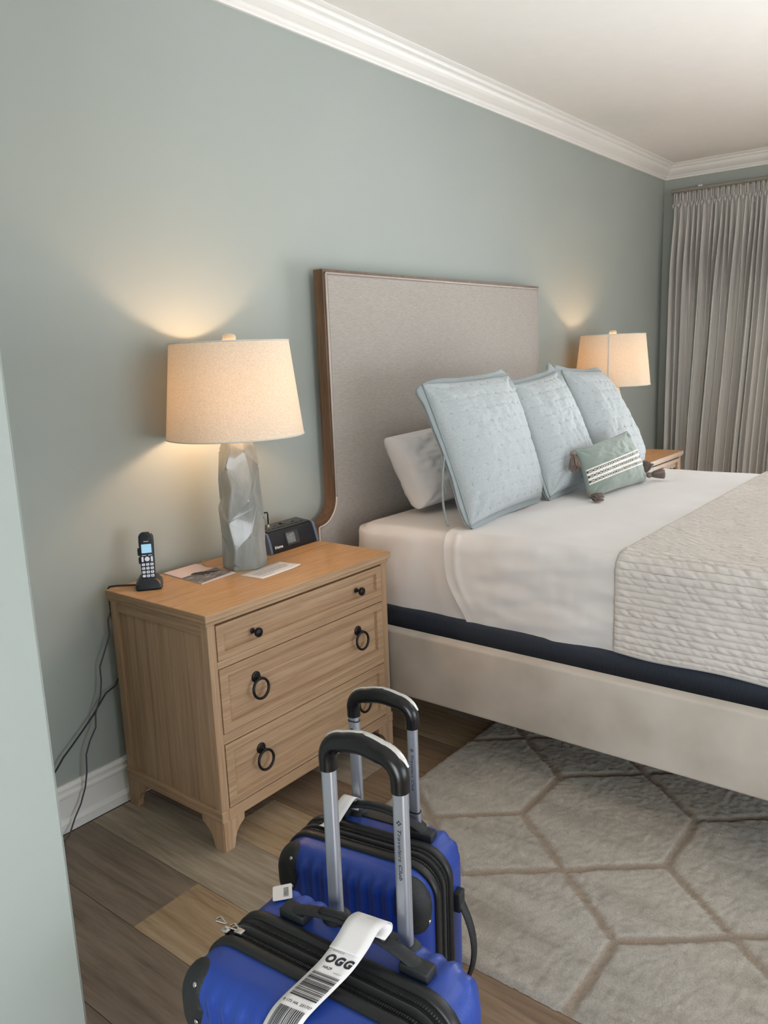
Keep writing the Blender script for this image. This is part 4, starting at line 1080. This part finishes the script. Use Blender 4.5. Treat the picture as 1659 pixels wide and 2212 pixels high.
    for s in (-1, 1):
        u0 = s*hs+(.0 if near else 0); off = .015 if near else 0.0
        ju = off+u0
        ring_z = None
        if not near: ring_z = zj-.012 if s < 0 else H+.035
        b = bm_new()
        def post(zlo, zhi, hw_, hd_):
            poly = rect_round(hw_, hd_, hd_*.8, 4); prism(b, [(ju+x, vp+y) for x, y in poly], lambda x, y, z: (x, y, z), zlo, zhi)
        if ring_z is None: post(H-.06, zj+.01, .0124, .0080)
        else: post(ring_z-.01, zj+.01, .0112, .0072); post(H-.06, ring_z, .0128, .0086)
        fixn(b); pst = build('handle_post', b, 'alu', t, smooth=True, auto=40)
        if ring_z is not None:
            b = bm_new(); prism(b, [(ju+x, vp+y) for x, y in rect_round(.0134, .0092, .0072, 4)], lambda x, y, z: (x, y, z), ring_z, ring_z+.0022); fixn(b); build('collar', b, 'rubber', pst)
            if s < 0:
                b = bm_new()
                for q in (0, 1): box(b, ju-.0050, ju+.0025, vp-.0089, vp-.0085, ring_z-.020-.0115*q, ring_z-.0155-.0115*q)
                build('lock_slot', b, 'black', pst)
        if s > 0:
            b = bm_new()
            L = .086 if near else .084; ztop = zj-.045
            tx = text2d('Travelers Club', (.0112 if near else .0112), .00006, 'LEFT', .2, 1.05)
            ln = max(p[0] for p in tx[0]); sc_ = L/ln
            add_text(b, tx, lambda p, q: (ju+.0004+q*.80, vp-.0083 if near else vp-.0075, ztop-.012-p*sc_))
            for k2 in range(4):
                an = PI/2*k2; prism(b, [(ju+.0005+.0048*math.cos(an+x_)*rr_, ztop-.003+.0048*math.sin(an+x_)*rr_) for x_, rr_ in ((0, 1), (PI/4-.14, .62), (0, .26), (-PI/4+.14, .62))], lambda x, z, y: (x, y, z), vp-.0084 if near else vp-.0076, vp-.0080 if near else vp-.0072)
            build('lettering', b, 'ink', pst)
        b = bm_new()
        for q in (0, 1):
            lathe(b, [(.0030, vp-.0074), (.0030, vp-.0070)], ju, zj-.016-.014*q, 12, axis='y'); lathe(b, [(.0016, vp-.0078), (.0016, vp-.0072)], ju+.0005, zj-.016-.014*q, 10, axis='y')
        fixn(b); build('pop_rivet', b, 'alu', pst)
        # dark housing where the post leaves the shell
        b = bm_new(); lathe(b, [(.024, H-.012), (.024, H+.001), (.019, H+.007), (.013, H+.010)], ju, vp, 24); fixn(b); build('post_socket', b, 'black_tex', t, smooth=True, auto=50)
    off = .015 if near else 0.0
    b = bm_new(); box(b, off-hs-.004, off+hs+.004, vp-.016, vp+.018, H-.014, H+.0035, .003, 2); build('handle_housing', b, 'black_tex', t, smooth=True, auto=40)
    # grip: inverted U of flat-sided tube
    b = bm_new(); pts = []; rad = []; top = zj+.058; rr = .032
    pts.append(Vector((off-hs, vp, zj)))
    pts.append(Vector((off-hs, vp, zj+.014)))
    for k in range(9):
        an = PI-PI/2*k/8; pts.append(Vector((off-hs+rr+rr*math.cos(an), vp, top-rr+rr*math.sin(an)-.006)))
    for k in range(1, 12):
        x = off-hs+rr+(2*hs-2*rr)*k/12; pts.append(Vector((x, vp, top-.006+.006*math.sin(PI*k/12))))
    for k in range(9):
        an = PI/2-PI/2*k/8; pts.append(Vector((off+hs-rr+rr*math.cos(an), vp, top-rr+rr*math.sin(an)-.006)))
    pts.append(Vector((off+hs, vp, zj+.014))); pts.append(Vector((off+hs, vp, zj)))
    npt = len(pts)
    rad = [.0142+.0022*math.sin(PI*k/(npt-1)) for k in range(npt)]
    tube(b, pts, rad, 16, flat=(1, 1.05)); fixn(b); gr = build('grip', b, 'black', t, smooth=True, auto=60)
    def strip(i0, i1, name, w_, h_, mat):
        bq = bm_new(); fr = frames(pts); rings = []
        for k in range(i0, i1+1):
            T_, _, _ = fr[k]; B_ = Vector((0, 1, 0)); N_ = T_.cross(B_)
            if N_.z < 0 and abs(T_.x) > .2: N_ = -N_
            if abs(T_.x) <= .2: N_ = Vector((math.copysign(1, pts[k].x-off), 0, 0))
            N_ = (N_*.86+B_*.5).normalized(); B_ = (B_*.86-((N_-B_*.5)/.86)*.5).normalized(); B_ = T_.cross(N_).normalized()
            e = sm(0, 2, k-i0)*sm(0, 2, i1-k)
            c_ = pts[k]+N_*(rad[k]-.0030)
            w2 = w_*(.25+.75*e); rings.append([bq.verts.new(c_+B_*w2*cx_+N_*h_*cy_) for cx_, cy_ in ((-1, 0), (-.92, .62), (-.5, .95), (0, 1.05), (.5, .95), (.92, .62), (1, 0))])
        for A, B in zip(rings, rings[1:]):
            for q in range(6): bq.faces.new((A[q], A[q+1], B[q+1], B[q]))
        bq.faces.new(rings[0]); bq.faces.new(rings[-1]); fixn(bq); return build(name, bq, mat, gr, smooth=True, auto=50)
    strip(4, 17, 'silver_inlay', .0085, .0050, 'silver'); strip(15, npt-5, 'release_button', .0088, .0054, 'silver')
    # carry handle on the top
    vh = vm+.062 if near else vm+.060
    b = bm_new(); hl = .125 if near else .112; pts = []
    for k in range(25):
        q = -1+2*k/24; pts.append((off*.5+hl*q, vh, H+.010+.032*(1-q*q)**1.0*(1 if not near else .8)))
    tube(b, pts, .0125, 12, flat=(.42, 1)); fixn(b); ch = build('carry_handle', b, 'black_tex', t, smooth=True, auto=60)
    b = bm_new(); tube(b, [(p[0], p[1], p[2]+.0045) for p in pts[6:19]], .008, 10, flat=(.6, 1)); fixn(b); build('soft_grip', b, 'rubber', ch, smooth=True)
    for s in (-1, 1):
        b = bm_new(); c_ = off*.5+s*hl; x0_, x1_ = sorted((c_-s*.035, c_+s*.016)); box(b, x0_, x1_, vh-.0145, vh+.0145, H-.002, H+.017, .004, 3); build('handle_mount', b, 'black_tex', ch, smooth=True, auto=40)
    # side handle
    b = bm_new(); zs0 = H*.60; pts = []
    for k in range(21):
        q = -1+2*k/20; pts.append((a+.010+.030*(1-q*q), vm+.060, zs0-.02+.105*q))
    tube(b, pts, .0120, 12, flat=(.42, 1)); sh = build('side_handle', b, 'black_tex', t, smooth=True, auto=60)
    for s in (-1, 1):
        b = bm_new(); z_ = zs0-.02+s*.105; box(b, a-.002, a+.016, vm+.046, vm+.074, z_-.022, z_+.022, .004, 3); build('handle_mount', b, 'black_tex', sh, smooth=True, auto=40)
    # wheels
    for sx in (-1, 1):
        for sy in (-1, 1):
            b = bm_new(); cx_, cy_ = sx*(a-.055), sy*(D/2-.05)
            lathe(b, [(.024, .042), (.024, .052), (.020, .060)], cx_, cy_, 20); box(b, cx_-.016, cx_-.011, cy_-.016, cy_+.016, .014, .045); box(b, cx_+.011, cx_+.016, cy_-.016, cy_+.016, .014, .045); fixn(b)
            w_ = build('caster', b, 'black', t)
            b = bm_new(); lathe(b, [(.006, cx_-.009), (.0205, cx_-.009), (.0215, cx_-.006), (.0215, cx_+.006), (.0205, cx_+.009), (.006, cx_+.009)], cy_, .0215, 24, axis='x'); fixn(b); build('wheel', b, 'rubber', w_, smooth=True, auto=40)
    if near:
        # zip pullers at the left end of the band
        b = bm_new(); x_, z_ = -a+.030, H-.010
        for q in (0, 1):
            cx_ = -a+.020+.030*q; box(b, cx_-.010, cx_+.006, vm-.022, vm-.010, H-.008+.006*q, H-.001+.009*q, .002, 2)
            tube(b, [(cx_-.004, vm-.016, H+.006), (cx_-.018, vm-.022, H+.009), (cx_-.024, vm-.016, H+.007), (cx_-.018, vm-.010, H+.009), (cx_-.004, vm-.014, H+.006)], .0016, 6)
        fixn(b); build('zip_puller', b, 'chrome', t, smooth=True, auto=40)
        # baggage sticker on the back half
        b = bm_new(); su, sv = -.164, .086; ca, sa = math.cos(R(42)), math.sin(R(42))
        def st(x, y, dz): return (su+x*ca-y*sa, sv+x*sa+y*ca, H+.0062+dz-.12*max(0, -(su+x*ca-y*sa)-.15)+.0)
        prism(b, rect_round(.0165, .021, .003, 3), lambda x, y, h: st(x, y, h), 0, .0006); fixn(b); sk = build('sticker', b, 'paper', t)
        b = bm_new(); rg = random.Random(4); y = -.014
        while y < .010:
            wd = rg.choice((.0008, .0012, .0018)); prism(b, [(.002, y), (.0105, y), (.0105, y+wd), (.002, y+wd)], lambda x, yy, h: st(x, yy, h), .0007, .0008); y += wd+rg.choice((.0008, .0013))
        fixn(b); build('barcode', b, 'grey_ink', sk)
    return t
NEAR = ((-.2385, -1.6285), -85.5); FAR = ((.1600, -1.3770), -80)
NH_, FH_ = .620, .520
s1 = suitcase(NEAR[0], NEAR[1], .415, .240, NH_, .884, 'larger blue hard-shell suitcase nearest the camera, with an airline tag and sticker', True)
s2 = suitcase(FAR[0], FAR[1], .345, .215, FH_, .748, 'smaller blue hard-shell suitcase standing between the nearer one and the nightstand', False)

# airline tags
def ribbon(path, width, name, label, mat='paper', loc=None):
    """path: list of (centre, width direction); returns mapping (s metres along, w across, off) -> point"""
    P_ = [Vector(p) for p, _ in path]; Wd = [Vector(d).normalized() for _, d in path]
    # smooth with Catmull-Rom
    pts, wd = [], []
    for i in range(len(P_)-1):
        p0, p1, p2, p3 = P_[max(i-1, 0)], P_[i], P_[i+1], P_[min(i+2, len(P_)-1)]
        for k in range(10):
            q = k/10; pts.append(.5*((2*p1)+(-p0+p2)*q+(2*p0-5*p1+4*p2-p3)*q*q+(-p0+3*p1-3*p2+p3)*q**3)); wd.append((Wd[i]*(1-q)+Wd[i+1]*q).normalized())
    pts.append(P_[-1]); wd.append(Wd[-1]); acc = [0]
    for i in range(1, len(pts)): acc.append(acc[-1]+(pts[i]-pts[i-1]).length)
    def mp(s, w_, off=0):
        s = max(0, min(acc[-1]-1e-6, s)); i = 0
        while acc[i+1] < s: i += 1
        q = (s-acc[i])/(acc[i+1]-acc[i]); p = pts[i].lerp(pts[i+1], q); d = wd[i].lerp(wd[i+1], q).normalized(); T_ = (pts[i+1]-pts[i]).normalized()
        return p+d*w_+T_.cross(d).normalized()*off
    return mp, acc[-1]
A_ = R(NEAR[1]); U_ = Vector((math.cos(A_), math.sin(A_), 0)); V_ = Vector((-math.sin(A_), math.cos(A_), 0)); O_ = Vector((NEAR[0][0], NEAR[0][1], 0))
def nl(u_, v_, z_): return O_+U_*u_+V_*v_+Vector((0, 0, z_))
H = NH_
tg = empty('airline_tag', 'white airline baggage tag looped on the nearest suitcase handle, barcode and large black letters', 'luggage tag', nl(0, 0, H+.01))
wdir = (U_*.98-V_*-.10)
path = [(nl(.046, .044, H+.040), wdir), (nl(.048, .060, H+.046), wdir), (nl(.045, .060, H+.056), wdir), (nl(.040, .040, H+.058), wdir), (nl(.038, .012, H+.044), wdir), (nl(.031, -.018, H+.027), wdir),
        (nl(.022, -.050, H+.016), wdir), (nl(.017, -.086, H+.012), wdir), (nl(.011, -.108, H+.002), wdir), (nl(.005, -.1275, H-.022), wdir), (nl(.000, -.136, H-.055), wdir), (nl(-.008, -.140, H-.13), wdir), (nl(-.014, -.140, H-.19), wdir)]
rib, RL = ribbon(path, .05, '', '')
TWD = .027
b = bm_new(); grid(b, lambda uu, vv: rib(uu*RL, (vv*2-1)*TWD), 90, 5); o = build('tag_strip', b, 'paper', tg, world=True, smooth=True); md = o.modifiers.new('thickness', 'SOLIDIFY'); md.thickness = .0005; md.offset = 0
b = bm_new(); grid(b, lambda uu, vv: rib(.012+uu*.085, (vv*2-1)*TWD, .0028*sm(0, .15, uu)), 30, 5); o = build('tag_overlap', b, 'paper', tg, world=True, smooth=True); md = o.modifiers.new('thickness', 'SOLIDIFY'); md.thickness = .0005; md.offset = 0
SGN = 1
def tfn(s0, off=.0009):
    return lambda x, y: rib(s0-y, x, SGN*off)
b = bm_new()
add_text(b, text2d('OGG', .0172, .0010, shear=.15, space=1.22), tfn(.112)); add_text(b, text2d('HA29', .0062, .0001), lambda x, y: tfn(.126)(x-.008, y)); add_text(b, text2d('0 173 HA  231737', .0056, .0001, space=1.1), tfn(.193))
build('lettering', b, 'ink', tg, world=True)
b = bm_new(); add_text(b, text2d('KAHULUI', .0045), lambda x, y: tfn(.099)(x-.010, y)); add_text(b, text2d('KAHULUI', .0030), lambda x, y: tfn(.130)(x+.012, y))
add_text(b, text2d('* * * * * *\n* * * * * * *\n* * * * * *', .0036), lambda x, y: tfn(.036, .0032)(x+.003, y)); build('small_print', b, 'grey_ink', tg, world=True)
b = bm_new(); rg = random.Random(8)
def bar(s0, s1, w0, w1):
    n_ = max(1, int((s1-s0)/.006)); pr = None
    for k in range(n_+1):
        s = s0+(s1-s0)*k/n_; c_ = (b.verts.new(rib(s, w0, SGN*.0009)), b.verts.new(rib(s, w1, SGN*.0009)))
        if pr: b.faces.new((pr[0], pr[1], c_[1], c_[0]))
        pr = c_
s = .136
while s < .183:
    wd = rg.choice((.0007, .0012, .0022)); bar(s, s+wd, -.022, .022); s += wd+rg.choice((.0007, .0010, .0018))
w_ = -.021
while w_ < .021:
    wd = rg.choice((.0006, .0011, .0018)); bar(.201, .248, w_, w_+wd); w_ += wd+rg.choice((.0007, .0012))
build('barcode', b, 'ink', tg, world=True)
# tail of the tag and its stub
b = bm_new(); p0 = nl(-.036, -.137, H-.040)
prism(b, [(-.012, -.020), (.014, -.022), (.014, .004), (.006, -.002), (.000, .008), (-.004, -.004)], lambda x, y, h: tuple(p0+wdir*x+Vector((0, 0, 1))*y-V_*h), .0, .0006); fixn(b); build('torn_stub', b, 'paper', tg, world=True)
# small tag on the far suitcase
A_ = R(FAR[1]); U2 = Vector((math.cos(A_), math.sin(A_), 0)); V2 = Vector((-math.sin(A_), math.cos(A_), 0)); O2 = Vector((FAR[0][0], FAR[0][1], 0))
def fl_(u_, v_, z_): return O2+U2*u_+V2*v_+Vector((0, 0, z_))
path = [(fl_(-.070, .050, FH_+.020), U2), (fl_(-.068, .060, FH_+.040), U2), (fl_(-.072, .045, FH_+.052), U2), (fl_(-.080, .020, FH_+.035), U2), (fl_(-.090, -.005, FH_+.012), U2), (fl_(-.096, -.020, FH_+.010), U2)]
rib2, RL2 = ribbon(path, .05, '', '')
b = bm_new(); grid(b, lambda uu, vv: rib2(uu*RL2, (vv*2-1)*.016), 40, 4); o = build('luggage_tag', b, 'paper', smooth=True); md = o.modifiers.new('thickness', 'SOLIDIFY'); md.thickness = .0006
own_origin(o); tag(o, 'small white paper tag on the farther suitcase handle', 'luggage tag')
